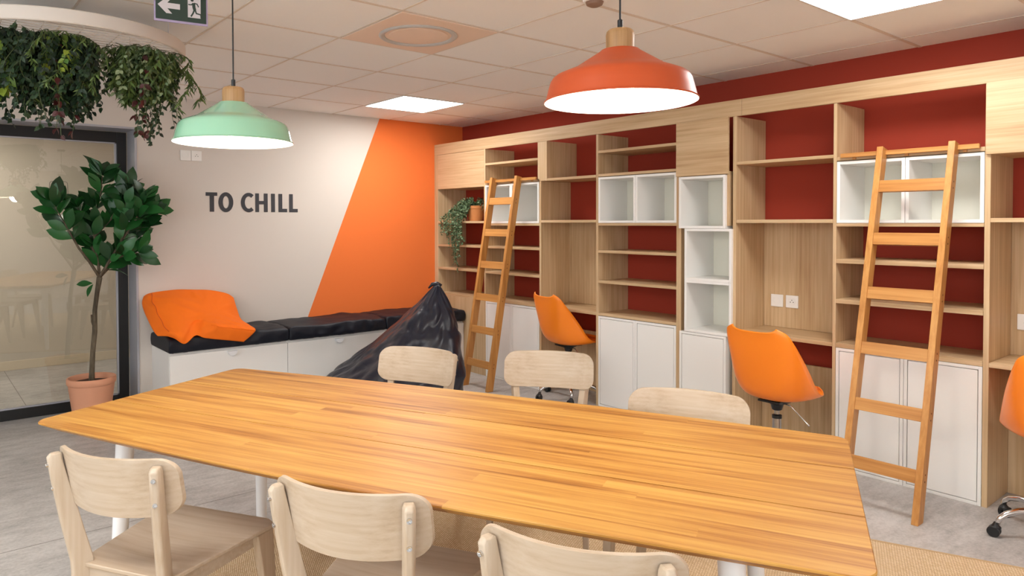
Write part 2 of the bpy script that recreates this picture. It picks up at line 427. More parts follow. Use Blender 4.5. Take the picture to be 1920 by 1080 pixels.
# line drawing of a chair on the glass
ic = new(); yy = GY+.019
def arc(cx, cz, r, a0, a1, n=6): return [(cx+r*math.cos(a0+(a1-a0)*i/n), yy, cz+r*math.sin(a0+(a1-a0)*i/n)) for i in range(n+1)]
tube(ic, [(.805, yy, 1.60)]+[(.812, yy, 1.70)]+arc(.828, 1.705, .016, PI, PI/2)+arc(.912, 1.705, .016, PI/2, 0)+[(.932, yy, 1.60)], .0022, 6)
tube(ic, [(.765, yy, 1.60), (.768, yy, 1.56)]+arc(.80, 1.55, .032, PI, 1.5*PI)+[(.93, yy, 1.518)]+arc(.94, 1.55, .032, 1.5*PI, 2*PI)+[(.976, yy, 1.60)], .0022, 6)
tube(ic, [(.79, yy, 1.60), (.795, yy, 1.57), (.82, yy, 1.545), (.92, yy, 1.545), (.945, yy, 1.57), (.95, yy, 1.60), (.79, yy, 1.60)], .0022, 6)
obj('chair_line_drawing', ic, mat('grey_vinyl_line', '#6C665E', .6), wo)

# ceiling lights
def panel(x, y, label, m=PANEL):
    t = thing('ceiling_light_panel', label, 'ceiling light', (x, y, ZC), 0, 'square LED panels in the ceiling')
    fr_ = new(); s = .298
    for a in ((-s, s, -s, -s+.008), (-s, s, s-.008, s), (-s, -s+.008, -s+.008, s-.008), (s-.008, s, -s+.008, s-.008)): box(fr_, *a, -.008, -.002)
    obj('frame', fr_, WHMET, t)
    obj('diffuser', box(new(), -s+.008, s-.008, -s+.008, s-.008, -.006, -.003), m, t)
    return t
panel(3.297, 4.832, 'glowing square ceiling panel near the far corner, above the bean bag')
panel(3.297, 1.232, 'glowing square ceiling panel at the top right, above the second ladder')
for x, y in ((3.297, -2.368), (-.303, 1.232), (-.303, -2.368), (-1.503, 3.032)):  # out-of-view panels, added only to light the scene
    panel(x, y, 'unseen square ceiling panel added as fill light')
panel(.2, 7.0, 'square ceiling panel in the room behind the glass', PANEL2)

# round vent in its ceiling tile
t = thing('ceiling_vent', 'round air diffuser in a pinkish square ceiling tile', 'vent', (2.097, 3.032, ZC))
obj('tile_plate', box(new(), -.29, .29, -.29, .29, -.006, -.002), VENTM, t)
obj('ring', lathe(new(), [(.180, -.006), (.203, -.006), (.205, -.010), (.198, -.015), (.188, -.016), (.176, -.011), (.174, -.006), (.180, -.006)], 64, cap=False), VENTR, t, smooth='auto')
obj('disc', lathe(new(), [(.0005, -.012), (.150, -.012), (.154, -.0115), (.154, -.0065), (.0005, -.0065)], 64, cap=False), VENTM, t, smooth='auto')
t = thing('smoke_detector', 'small round detector on the ceiling grid at the top edge', 'detector', (2.385, 2.085, ZC))
obj('base', lathe(new(), [(.05, -.012), (.052, -.003)], 32), CEILT, t, smooth='auto')
obj('dome', lathe(new(), [(.02, -.032), (.035, -.024), (.04, -.012)], 32), mat('brown_plastic', '#8A6B58', .5), t, smooth='auto')

# exit sign
t = thing('exit_sign', 'green emergency exit sign with arrow and running figure, hung from the ceiling', 'sign', (.784, 3.0, 2.227), math.radians(-9.5))
W = .206
obj('acrylic_panel', box(new(), 0, W, -.003, .003, 0, .13), ACRY, t, bev=.001)
bx('green_panel', SIGNG, t, .006, W-.006, -.0045, -.003, .009, .118, 0)
bx('housing', mat('white_housing', '#DAD8E6', .4), t, -.004, W+.004, -.02, .02, .118, .161, .003)
ar = new(); s = .001
pts = [(.014, .066), (.046, .096), (.066, .096), (.050, .076), (.098, .076), (.098, .054), (.050, .054), (.068, .034), (.046, .034)]
prism(ar, pts, -.0056, -.0045); obj('arrow', ar, SIGNW, t)
dr = new(); prism(dr, [(.128, .028), (.178, .028), (.178, .108), (.128, .108)], -.0056, -.0045); do = obj('doorway', dr, SIGNW, t)
fg = new(); y_ = -.0062
def limb(*p, r=.0042): tube(fg, [(a, y_, b) for a, b in p], r, 6)
lathe(fg, [(.0005, -.006), (.005, -.004), (.0062, 0), (.005, .004), (.0005, .006)], 12, .145, y_, .099)
limb((.150, .088), (.152, .070), (.155, .060), r=.007)
limb((.150, .088), (.142, .080), (.130, .080), r=.0028); limb((.152, .088), (.164, .086), (.170, .074), r=.0028)
limb((.154, .062), (.148, .046), (.140, .032), r=.0036); limb((.156, .062), (.161, .047), (.178, .044), (.180, .030), r=.0036)
for v in fg.verts: v.co.y = y_+(v.co.y-y_)*.12
obj('running_figure', fg, SIGNG, do)

# ------------------------------------------------------------------ bookcase wall
XF, XB = 4.13, 4.488
def panel_v(par, y0, y1, z0, z1, name='side_panel', x0=XF): return bx(name, OAK['z'], par, x0, XB, y0, y1, z0, z1)
def shelf(par, y0, y1, z0, z1=None, name='shelf', x0=XF): return bx(name, OAK['y'], par, x0, XB, y0, y1, z0, (z1 or z0+.02))
t = thing('fascia_board', 'long pale oak header board running along the top of all the bookcases', 'trim board', (4.14, 3., 2.12))
bx('front_board', OAK['y'], t, XF-4.14, XF-4.14+.02, .3-3, 2.40-3, 2.076-2.12, 2.18-2.12); bx('front_board', OAK['y'], t, XF-4.14, XF-4.14+.02, 2.402-3, 5.698-3, 2.076-2.12, 2.18-2.12)
ZT = 2.075
def unit(label): return thing('bookcase', label, 'bookcase', (0, 0, 0), 0, None)
u1 = unit('oak bookcase bay in the corner with a closed top panel and a trailing plant')
panel_v(u1, 5.642, 5.698, 0, ZT); bx('cupboard_door', OAK['y'], u1, XF, XF+.018, 4.931, 5.641, 1.735, ZT-.001); shelf(u1, 4.93, 5.642, 1.735-.0, 1.753, 'shelf', XF+.018)
for z in (1.40, 1.172, .945): shelf(u1, 4.93, 5.642, z)
shelf(u1, 4.93, 5.642, .695, .715, 'shelf'); bx('base_panel', OAK['z'], u1, XF, XF+.018, 4.93, 5.642, 0, .694)
u2 = unit('oak bookcase bay behind the far ladder, holding two white cubes')
panel_v(u2, 4.91, 4.929, 0, ZT)
shelf(u2, 4.231, 4.91, 1.925, 1.945); shelf(u2, 4.212, 4.91, 1.748, 1.768); shelf(u2, 4.212, 4.91, 1.378, 1.397)
for z in (1.172, .942): shelf(u2, 4.212, 4.91, z)
shelf(u2, 4.212, 4.91, .693, .715)
u3 = unit('oak desk bay behind the farthest orange chair, without sockets')
panel_v(u3, 4.19, 4.211, 0, 1.748); bx('filler_panel', OAK['z'], u3, XF, XB, 4.122, 4.230, 1.749, ZT)
shelf(u3, 3.596, 4.121, 1.748, 1.768); shelf(u3, 3.596, 4.19, 1.403, 1.424); shelf(u3, 3.596, 4.19, .693, .715, 'desk_top')
bx('back_panel', OAK['z'], u3, 4.472, XB, 3.596, 4.19, .716, 1.402); bx('lower_back_panel', OAK['z'], u3, 4.45, 4.466, 3.596, 4.19, 0, .50)
u4 = unit('oak bookcase bay with two white cubes, left of the stack of white cubes')
panel_v(u4, 3.574, 3.595, 0, ZT); panel_v(u4, 2.859, 2.878, 0, ZT)
for z in (1.93, 1.752, 1.172, .942): shelf(u4, 2.879, 3.573, z)
shelf(u4, 2.879, 3.573, 1.380, 1.399); shelf(u4, 2.879, 3.573, .694, .714)
u5 = unit('narrow oak bay with closed top panel above a staggered stack of white cubes')
panel_v(u5, 2.840, 2.8585, 0, ZT); bx('cupboard_door', OAK['y'], u5, XF-.02, XF-.002, 2.482, 2.869, 1.713, ZT+.002); bx('shelf', OAK['y'], u5, XF, XB, 2.482, 2.8395, 1.713, 1.731)
panel_v(u5, 2.482, 2.5, 1.38, 1.712)
u6 = unit('oak desk bay with two white sockets behind the middle orange chair')
panel_v(u6, 2.436, 2.459, 0, ZT); panel_v(u6, 1.822, 1.840, 0, ZT)
shelf(u6, 1.841, 2.435, 1.767, 1.786); shelf(u6, 1.841, 2.435, 1.398, 1.419); shelf(u6, 1.841, 2.435, .693, .715, 'desk_top')
bx('back_panel', OAK['z'], u6, 4.472, XB, 1.841, 2.435, .716, 1.397); bx('lower_back_panel', OAK['z'], u6, 4.45, 4.466, 1.841, 2.435, 0, .50)
u7 = unit('oak bookcase bay behind the near ladder, holding two white cubes')
shelf(u7, 1.125, 1.821, 1.748, 1.770); shelf(u7, 1.125, 1.821, 1.378, 1.396)
for z in (1.170, .943): shelf(u7, 1.125, 1.821, z, z+.024)
shelf(u7, 1.125, 1.821, .692, .718)
u8 = unit('oak desk bay at the right edge with closed top panel and one socket')
panel_v(u8, 1.100, 1.124, 0, ZT); panel_v(u8, .30, .32, 0, ZT)
bx('cupboard_door', OAK['y'], u8, XF-.02, XF-.002, .33, 1.117, 1.73, ZT+.002); shelf(u8, .32, 1.0995, 1.73, 1.75); shelf(u8, .32, 1.0995, 1.40, 1.421); shelf(u8, .32, 1.0995, .692, .715, 'desk_top')
bx('back_panel', OAK['z'], u8, 4.472, XB, .32, 1.0995, .716, 1.399); bx('lower_back_panel', OAK['z'], u8, 4.45, 4.466, .32, 1.0995, 0, .60)

# white cubes: local origin at the front lower corner, y to +.346, x back
def make_cube(label):
    t = thing('cube_shelf', label, 'cube shelf', (0, 0, 0), 0, 'white cube shelves set into the bookcases')
    a, th, d = .346, .017, .335
    b = new(); box(b, 0, d, 0, th, 0, a); box(b, 0, d, a-th, a, 0, a); box(b, 0, d, th, a-th, 0, th); box(b, 0, d, th, a-th, a-th, a)
    obj('body', b, WHITE, t, bev=.001, seg=1); bx('back_panel', WHITE_IN, t, d-.012, d-.001, th, a-th, th, a-th, 0)
    return t
cube = make_cube('open white cube behind the far ladder, left of its pair'); cube.location = (XF-.002, 4.563, 1.3985)
CL = [(XF-.002, 4.215, 1.3985, 'open white cube behind the far ladder, right of its pair'),
      (XF-.002, 3.225, 1.4005, 'open white cube right of the farthest desk bay, left of its pair'),
      (XF-.002, 2.8775, 1.4005, 'open white cube beside the staggered stack, right of its pair'),
      (XF-.02, 2.500, 1.363, 'topmost open white cube of the staggered stack of three'),
      (XF-.02, 2.455, 1.0155, 'middle open white cube of the staggered stack of three'),
      (XF-.02, 2.455, .6685+.0005, 'lowest open white cube of the staggered stack, above a white door'),
      (XF-.002, 1.4735, 1.3975, 'open white cube behind the near ladder, left of its pair'),
      (XF-.002, 1.1255, 1.3975, 'open white cube behind the near ladder, right of its pair')]
for x, y, z, l in CL: dup(cube, (x, y, z), 0, l)
def make_cab(label, hinge=1):
    t = thing('base_cabinet', label, 'cabinet', (0, 0, 0), 0, 'white base cabinets under the bookcases')
    a, th, d, h = .346, .016, .34, .690
    b = new(); box(b, 0, d, 0, th, 0, h); box(b, 0, d, a-th, a, 0, h); box(b, 0, d, th, a-th, 0, th); box(b, 0, d, th, a-th, h-th, h); box(b, d-.01, d, th, a-th, th, h-th)
    obj('body', b, WHITE, t, bev=.001, seg=1)
    bx('door', WHITE, t, .001, .017, th+.003, a-th-.003, th+.003, h-th-.003, .0015)
    return t
cab = make_cab('white door cabinet behind the far ladder, left of its pair'); cab.location = (XF-.001, 4.563, 0)
for x, y, l in [(XF-.001, 4.215, 'white door cabinet behind the far ladder, right of its pair'),
                (XF-.001, 3.2265, 'white door cabinet under the bay right of the farthest orange chair, left of its pair'),
                (XF-.001, 2.8795, 'white door cabinet left of the staggered stack, right of its pair'),
                (XF-.02, 2.4925, 'single white door cabinet under the staggered stack of cubes'),
                (XF-.001, 1.4735, 'white door cabinet behind the near ladder, left of its pair'),
                (XF-.001, 1.1255, 'white door cabinet behind the near ladder, right of its pair')]:
    c = dup(cab, (x, y, 0), 0, l)
    if x == XF-.02: c.scale = (1, 1, .966)

# sockets: built facing -x (wall at +x)
def socket(label, loc, rz, power, group):
    t = thing('wall_socket', label, 'socket', loc, rz, group)
    bx('plate', SOCK, t, -.008, 0, -.0405, .0405, -.0405, .0405, .003, 2)
    rr = new(); lathe(rr, [(.024, 0), (.024, .0012), (.0225, .0016), (.0222, .0002)], 32, cap=False)
    bmesh.ops.rotate(rr, verts=rr.verts, matrix=Matrix.Rotation(-PI/2, 3, 'Y')); bmesh.ops.translate(rr, verts=rr.verts, vec=(-.008, 0, 0))
    obj('ring', rr, SOCK, t, smooth='auto')
    if power:
        h = new()
        for a, b_ in ((-.0095, -.003), (.0095, -.003), (0, .010)):
            q = len(h.verts); box(h, -.0088, -.0079, a-.0025, a+.0025, b_-.0025, b_+.0025)
        obj('pin_holes', h, DARKHOLE, t)
    return t
g_ = 'white sockets'
socket('white blank-faced socket in the middle desk bay, left of two', (4.472, 2.342, .889), 0, False, g_)
socket('white three-pin socket in the middle desk bay, right of two', (4.472, 2.242, .889), 0, True, g_)
socket('white three-pin socket in the desk bay at the right edge', (4.472, 1.03, .889), 0, True, g_)
socket('white blank-faced socket on the back wall, left one below the green lamp', (1.712, YW, 1.942), PI/2, False, g_)
socket('white three-pin socket on the back wall, right one below the green lamp', (1.797, YW, 1.942), PI/2, True, g_)

# ------------------------------------------------------------------ ladders and their rails
def make_ladder(fx, label, rail_y0, rail_y1, yl, yr):
    """foot at fx, top at 4.06; stiles yl (far) .. yr (near)"""
    t = thing('library_ladder', label, 'ladder', (0, 0, 0), 0, 'wooden ladders leaning on the bookcases')
    fo, to = Vector((fx, 0, 0)), Vector((4.065, 0, 1.805))
    d = (to-fo).normalized(); nrm = Vector((d.z, 0, -d.x))   # towards the shelf
    dep, th = .062, .030
    def P(s, q, y, zc=None):
        p = fo+d*s+nrm*q; return (p.x, y, p.z)
    L = (to-fo).length
    for ya, yb in ((yl-th, yl), (yr, yr+th)):
        b = new()
        # foot cut level with the floor, top cut square
        k = dep*nrm.z/d.z
        p0 = [P(0, 0, ya), P(-k, dep, ya), P(-k, dep, yb), P(0, 0, yb)]
        p1 = [P(L, 0, ya), P(L-.0, dep, ya), P(L-.0, dep, yb), P(L, 0, yb)]
        hexa(b, p0+p1); st = obj('stile', b, LAD['z'], t, bev=.002)
        for z in RUNGS:
            s = z/d.z
            for o_ in (-.016, .016):
                c0 = Vector(P(s+o_, dep/2, ya))
                obj('dowel', tube(new(), [(c0.x, ya-.0012, c0.z), (c0.x, yb+.0012, c0.z)], .0045, 10), mat('dark_dowel', '#7A4A22', .5), st)
    for z in RUNGS:
        s = z/d.z; h = .031; b = new()
        hexa(b, [P(s-h, .004, yr+th), P(s-h, .026, yr+th), P(s-h, .026, yl-th), P(s-h, .004, yl-th),
                 P(s+h, .004, yr+th), P(s+h, .026, yr+th), P(s+h, .026, yl-th), P(s+h, .004, yl-th)])
        obj('rung', b, LAD['y'], t, bev=.0015)
    for y in (yl-th/2, yr+th/2):
        b = new(); p = P(L-.035, dep, y)
        tube(b, [(p[0]-.004, y, p[2]), (4.095, y, 1.80), (4.112, y, 1.796), (4.116, y, 1.78)], .004, 8); obj('hook', b, STEEL, t, smooth=True)
    return t
RUNGS = [.212, .489, .765, 1.042, 1.319, 1.593]
make_ladder(3.730, 'wooden ladder near the far corner, beside the black bean bag', 0, 0, 4.766, 4.415)
make_ladder(3.630, 'wooden ladder at the right, just past the end of the table', 0, 0, 1.587, 1.229)
for y0, y1, l in ((4.225, 4.885, 'wooden ladder rail across the bay of the far ladder'), (1.140, 1.790, 'wooden ladder rail across the bay of the near ladder')):
    t = thing('ladder_rail', l, 'rail', (4.108, (y0+y1)/2, 1.773), 0, 'wooden rails the ladders hook on'); h = (y1-y0)/2
    bx('bar', LAD['y'], t, -.009, .009, -h, h, -.012, .012, .002)
    for s in (-.8, 0, .8): bx('spacer', LAD['y'], t, .0085, .0215, s*h-.008, s*h+.008, -.024, -.006, .001)

# ------------------------------------------------------------------ bench
for i, (x0, l) in enumerate(((1.446, 'white bench drawer unit under the orange pillow'), (2.346, 'white bench drawer unit in the middle of the bench'), (3.246, 'white bench drawer unit behind the bean bag, in the corner'))):
    x1 = x0+.882 if i == 2 else x0+.899
    t = thing('bench_drawer_unit', l, 'drawer unit', (x0, 5.23, 0), 0, 'white drawer units of the bench')
    bx('body', WHITE, t, 0, x1-x0, .018, .468, 0, .474, .001)
    d = bx('drawer_front', WHITE, t, .0015, x1-x0-.0015, 0, .0165, .03, .455, .0015)
    hb = new(); m_ = (x1-x0)/2
    prism(hb, [(m_+.036*math.cos(a), .447+.036*math.sin(a)) for a in [PI+PI*k/14 for k in range(15)]], -.028, -.0005)
    obj('handle', hb, WHMET, d, bev=.002)
def bench_cushion(x0, x1, seed, label):
    bm = new(); nx, ny, nz = 46, 18, 6
    y0, y1, z0, z1 = 5.195, 5.69, .476, .582
    def f(a, b, c):
        # rounded-box mapping
        x = x0+(x1-x0)*a; y = y0+(y1-y0)*b; z = z0+(z1-z0)*c
        n1 = noise.noise(Vector((x*3.1+seed, y*5, z*9))); n2 = noise.noise(Vector((x*9+seed, y*3, z*16+4)))
        edge = min(a, 1-a)*(x1-x0)
        sag = .008*max(0, 1-edge/.05)
        if c > .5: z += (n1*.014+n2*.010+(abs(noise.noise(Vector((x*6, y*9, seed))))-.2)*.014)*(c-.3) - sag*(c) + .012*math.sin(PI*b)*c
        if b < .2: y += (n2*.012+(abs(noise.noise(Vector((x*11+seed, z*14, 2))))-.2)*.022)*(1 if 0 < c < 1 else .3) + .010*(abs(c-.5)*2)**3 + n1*.006
        x += (.006*(abs(c-.5)*2)**2)*(1 if a == 0 else -1 if a == 1 else 0)
        return (x, y, z)
    V = {}
    def v(i, j, k):
        if (i, j, k) not in V: V[(i, j, k)] = bm.verts.new(f(i/nx, j/ny, k/nz))
        return V[(i, j, k)]
    for i in range(nx):
        for j in range(ny):
            bm.faces.new((v(i, j, nz), v(i+1, j, nz), v(i+1, j+1, nz), v(i, j+1, nz))); bm.faces.new((v(i, j, 0), v(i, j+1, 0), v(i+1, j+1, 0), v(i+1, j, 0)))
        for k in range(nz):
            bm.faces.new((v(i, 0, k), v(i+1, 0, k), v(i+1, 0, k+1), v(i, 0, k+1))); bm.faces.new((v(i, ny, k), v(i, ny, k+1), v(i+1, ny, k+1), v(i+1, ny, k)))
    for j in range(ny):
        for k in range(nz):
            bm.faces.new((v(0, j, k), v(0, j, k+1), v(0, j+1, k+1), v(0, j+1, k))); bm.faces.new((v(nx, j, k), v(nx, j+1, k), v(nx, j+1, k+1), v(nx, j, k+1)))
    o = obj('bench_cushion', bm, CUSH, smooth='auto', bev=.010, seg=3, ang=60)
    o.modifiers['bevel'].angle_limit = math.radians(60)
    tag(o, label, 'cushion', 'navy bench cushions')
bench_cushion(1.432, 2.345, 3, 'dark navy bench cushion carrying the orange pillow')
bench_cushion(2.348, 3.245, 17, 'dark navy bench cushion in the middle of the bench')
bench_cushion(3.248, 4.125, 31, 'dark navy bench cushion in the corner beside the bookcase')

# orange pillow: a big box pillow slumped against the wall, its lower edge folded over the seat edge
PG = [[(1.384, 5.66, 0.859), (1.432, 5.64, 0.882), (1.609, 5.63, 0.896), (1.747, 5.62, 0.888), (1.872, 5.62, 0.876), (2.0, 5.62, 0.842), (2.063, 5.64, 0.802)],
      [(1.366, 5.62, 0.815), (1.411, 5.53, 0.824), (1.566, 5.48, 0.833), (1.69, 5.475, 0.825), (1.823, 5.475, 0.811), (1.969, 5.5, 0.777), (2.056, 5.55, 0.724)],
      [(1.366, 5.56, 0.757), (1.412, 5.42, 0.763), (1.538, 5.36, 0.763), (1.65, 5.35, 0.754), (1.78, 5.35, 0.74), (1.913, 5.38, 0.71), (2.052, 5.45, 0.649)],
      [(1.373, 5.46, 0.688), (1.421, 5.32, 0.691), (1.52, 5.25, 0.686), (1.643, 5.28, 0.703), (1.755, 5.24, 0.689), (1.875, 5.22, 0.661), (2.043, 5.25, 0.625)],
      [(1.376, 5.36, 0.633), (1.437, 5.23, 0.631), (1.517, 5.165, 0.612), (1.648, 5.27, 0.672), (1.728, 5.16, 0.657), (1.868, 5.145, 0.626), (2.05, 5.15, 0.592)],
      [(1.385, 5.31, 0.599), (1.453, 5.2, 0.598), (1.526, 5.15, 0.548), (1.615, 5.182, 0.595), (1.68, 5.172, 0.571), (1.834, 5.165, 0.539), (1.966, 5.172, 0.512)]]
def crm(a, b, c, d, t): return tuple(.5*(2*q+(r-p)*t+(2*p-5*q+4*r-w_)*t*t+(3*q-p-3*r+w_)*t**3) for p, q, r, w_ in zip(a, b, c, d))
def pillow():
    NU, NV_ = 60, 44
    def sample(G, t):
        n = len(G)-1; s_ = t*n; i = min(int(s_), n-1); f_ = s_-i
        return crm(G[max(i-1, 0)], G[i], G[i+1], G[min(i+2, n)], f_)
    def base(u, v): return Vector(sample([sample(r, u) for r in PG], v))
    out = Vector((-.25, -.75, .6)).normalized()
    def front(u, v):
        p = base(u, v)
        e = min(1, 10*u*(1-u))*min(1, 10*v*(1-v))
        r = math.atan2((v-.38)*.6, u-.68); d = math.hypot((v-.38)*.6, u-.68)
        ridge = (1-abs(noise.noise(Vector((math.cos(r)*3.4, math.sin(r)*3.4, d*1.3+2)))))**5
        w1 = ridge*.016*min(1, d*4)
        w2 = noise.noise(Vector((u*4.5+v*2, v*4-u*1.5, 5)))*.012
        w3 = (abs(noise.noise(Vector((u*11, v*9, 9))))-.2)*.008
        w4 = .007*math.exp(-((v-.06)/.07)**2)*math.sin(u*52)*(.5+.5*noise.noise(Vector((u*6, 1, 1))))
        return p+out*((w1+w2+w3+w4)*e)
    def back(u, v):
        p = base(u, v); e = (4*u*(1-u))**.5*(4*v*(1-v))**.5
        p = p+Vector((0, .20*e, -.03*e))
        p.y = min(p.y, 5.688)
        if p.y > 5.19: p.z = max(p.z, .588)
        return p
    bm = new()
    A = [[bm.verts.new(front(i/NU, j/NV_)) for j in range(NV_+1)] for i in range(NU+1)]
    B = [[A[i][j] if i in (0, NU) or j in (0, NV_) else bm.verts.new(back(i/NU, j/NV_)) for j in range(NV_+1)] for i in range(NU+1)]
    for i in range(NU):
        for j in range(NV_):
            bm.faces.new((A[i][j], A[i][j+1], A[i+1][j+1], A[i+1][j]))
            bm.faces.new((B[i][j], B[i+1][j], B[i+1][j+1], B[i][j+1]))
    o = obj('floor_pillow', bm, PILLOW, smooth=True)
    tag(o, 'large creased bright orange pillow slumped on the left end of the bench', 'pillow')
    s = new()
    left = [front(1/6+.006*math.sin(k*.7), .03+.80*k/30)+out*.002 for k in range(31)]
    tube(s, left, .0022, 6)
    obj('side_seam', s, mat('orange_seam_shadow', '#D9540E', .8), o, smooth=True)  # seam piping; its darker orange puts the piping's shadow into the colour
    s = new(); tube(s, [front(.66+.34*k/24, .8)+out*.002 for k in range(25)], .0026, 6); obj('front_seam', s, PILLOW, o, smooth=True)
pillow()

# bean bag
def beanbag():
    bm = new(); NT, NA = 80, 128
    base, apex = Vector((2.87, 4.53, 0)), Vector((3.165, 4.34, .925))
    keys = [(0, .44), (.03, .50), (.10, .545), (.20, .535), (.30, .49), (.45, .375), (.60, .285), (.75, .19), (.88, .105), (.95, .06), (1, .022)]
    ctr = [(0, 0), (.12, .0), (.27, .12), (.45, .42), (.6, .68), (.8, .90), (1, 1)]
    def ip(t, K):
        for (a, u), (b, v_) in zip(K, K[1:]):
            if t <= b:
                s = (t-a)/(b-a); return u+(v_-u)*s
        return K[-1][1]
    rows = []
    for i in range(NT+1):
        t = i/NT; r = ip(t, keys); cpos = base.lerp(apex, 0); k = ip(t, ctr)
        cp = Vector((base.x+(apex.x-base.x)*k, base.y+(apex.y-base.y)*k, apex.z*t))
        row = []
        for j in range(NA):
            a = 2*PI*j/NA
            # four softened ridges (a pyramid of panels)
            q = abs(math.cos(2*(a-.35)))
            sq = 1+.16*(q**3-.4)*min(1, t*2.2+.15)
            tw = noise.noise(Vector((math.cos(a)*1.6, math.sin(a)*1.6, t*3.0)))
            # drag lines that run down from the tip
            dl = noise.noise(Vector((math.cos(a)*3.2, math.sin(a)*3.2, t*1.4)))*.014*math.sin(PI*min(1, t*1.1))
            cr = (abs(noise.noise(Vector((math.cos(a)*3+t*3, math.sin(a)*3, t*6))))-.2)*.035
            buck = noise.noise(Vector((math.cos(a)*3, math.sin(a)*3, t*7+9)))*.04*math.exp(-((t-.33)/.22)**2)
            rr = r*(sq+tw*.10)+(dl+cr+buck)*min(1, r*4)
            if t == 0: rr = r
            z = max(0.0, cp.z+(0 if t in (0,) else cr*.5))
            row.append(bm.verts.new((cp.x+rr*math.cos(a), cp.y+rr*math.sin(a), z)))
        rows.append(row)
    for a, b in zip(rows, rows[1:]):
        for j in range(NA): bm.faces.new((a[j], a[(j+1) % NA], b[(j+1) % NA], b[j]))
    bm.faces.new(rows[0][::-1]); bm.faces.new(rows[-1])
    o = obj('bean_bag', bm, NYLON, smooth=True)
    tag(o, 'black shiny pyramid bean bag on the floor in front of the bench', 'bean bag')
    f = new()
    tipw = rows and None
    pts = [(3.11, 4.375, .905), (3.135, 4.36, .935), (3.165, 4.34, .94), (3.195, 4.32, .925)]
    tube(f, pts, [.005, .013, .018, .010], 10)
    for v in f.verts: v.co += Vector((0, 0, noise.noise(v.co*40)*.006))
    obj('tip_loop', f, NYLON, o, smooth=True)
    nt = NYLON.node_tree; b = nt.nodes['Principled BSDF']
    tc = nd(NYLON, 'ShaderNodeTexCoord'); n = nd(NYLON, 'ShaderNodeTexNoise'); n.inputs['Scale'].default_value = 7; n.inputs['Detail'].default_value = 2; n.inputs['Distortion'].default_value = .6
    mp = nd(NYLON, 'ShaderNodeMapping'); mp.inputs['Scale'].default_value = (1, 1, .8)
    lk(NYLON, tc.outputs['Object'], mp.inputs[0]); lk(NYLON, mp.outputs[0], n.inputs['Vector'])
    bp = nd(NYLON, 'ShaderNodeBump'); bp.inputs['Strength'].default_value = .5; bp.inputs['Distance'].default_value = .03
    lk(NYLON, n.outputs[0], bp.inputs['Height']); lk(NYLON, bp.outputs[0], b.inputs['Normal'])
beanbag()

# ------------------------------------------------------------------ wall lettering
LT = thing('wall_lettering', 'large dark grey letters TO CHILL on the white wall', 'lettering', (0, 0, 0))
zb, zt = 1.501, 1.657
def letter(name, polys):
    b = new()
    for p in polys: prism(b, p, YW-.003, YW-.0004)
    obj(name, b, LETTER, LT)
def R(x0, x1, z0, z1): return [(x0, z0), (x1, z0), (x1, z1), (x0, z1)]
hz = .028
letter('letter_t', [R(1.866, 1.959, zt-hz, zt), R(1.898, 1.933, zb, zt-hz)])
def annulus(cx, cz, ro, rz, ri, riz, a0, a1, n=40):
    q = []
    for i in range(n):
        a = a0+(a1-a0)*i/n; b = a0+(a1-a0)*(i+1)/n
        q.append([(cx+ro*math.cos(a), cz+rz*math.sin(a)), (cx+ro*math.cos(b), cz+rz*math.sin(b)), (cx+ri*math.cos(b), cz+riz*math.sin(b)), (cx+ri*math.cos(a), cz+riz*math.sin(a))])
    return q
zm = (zb+zt)/2
letter('letter_o', annulus(2.029, zm, .061, .081, .0255, .050, 0, 2*PI))
letter('letter_c', annulus(2.220, zm, .066, .081, .033, .051, math.radians(50), math.radians(310)))
letter('letter_h', [R(2.277, 2.309, zb, zt), R(2.352, 2.385, zb, zt), R(2.309, 2.352, zm-.014, zm+.015)])
letter('letter_i', [R(2.416, 2.450, zb, zt)])
letter('letter_l', [R(2.482, 2.516, zb, zt), R(2.516, 2.560, zb, zb+.029)])
letter('letter_l', [R(2.579, 2.613, zb, zt), R(2.613, 2.658, zb, zb+.029)])

# ------------------------------------------------------------------ rug and table
UV, NV = Vector((.442, -.897, 0)), Vector((.897, .442, 0))
def un(u, n, z=0): p = UV*u+NV*n; return (p.x, p.y, z)
RT = math.atan2(-.897, .442)
rc = (1.62, 1.267)
r_ = obj('rug', box(new(), -1.80, 1.80, -1.57, 1.57, 0.0, .008), RUGM, bev=.003)
r_.location = (rc[0], rc[1], .0005); r_.rotation_euler = (0, 0, RT-.062)
tag(r_, 'large beige woven sisal rug under the table', 'rug')
bi = new()
for (x0, x1, y0, y1) in ((-1.8, 1.8, -1.57, -1.555), (-1.8, 1.8, 1.555, 1.57), (-1.8, -1.785, -1.555, 1.555), (1.785, 1.8, -1.555, 1.555)): box(bi, x0, x1, y0, y1, .0082, .0092)
obj('binding', bi, mat('rug_binding', '#BFA27A', .9), r_)
RUGZ = .0085
tc_ = un(-1.098, 1.985)
T = thing('dining_table', 'long honey-coloured boat-shaped wooden table with white legs', 'table', (tc_[0], tc_[1], 0), RT)
LX = 1.238; HT = .74
def hw(x): return .482+.045*math.cos(min(1, abs(x)/LX)*PI/2)
def yedge(x, L=LX, inset=0):
    r = .045; a = abs(x)-(L-r)
    h = hw(x)-inset
    if a > 0: h -= r-math.sqrt(max(0, r*r-a*a))
    return h
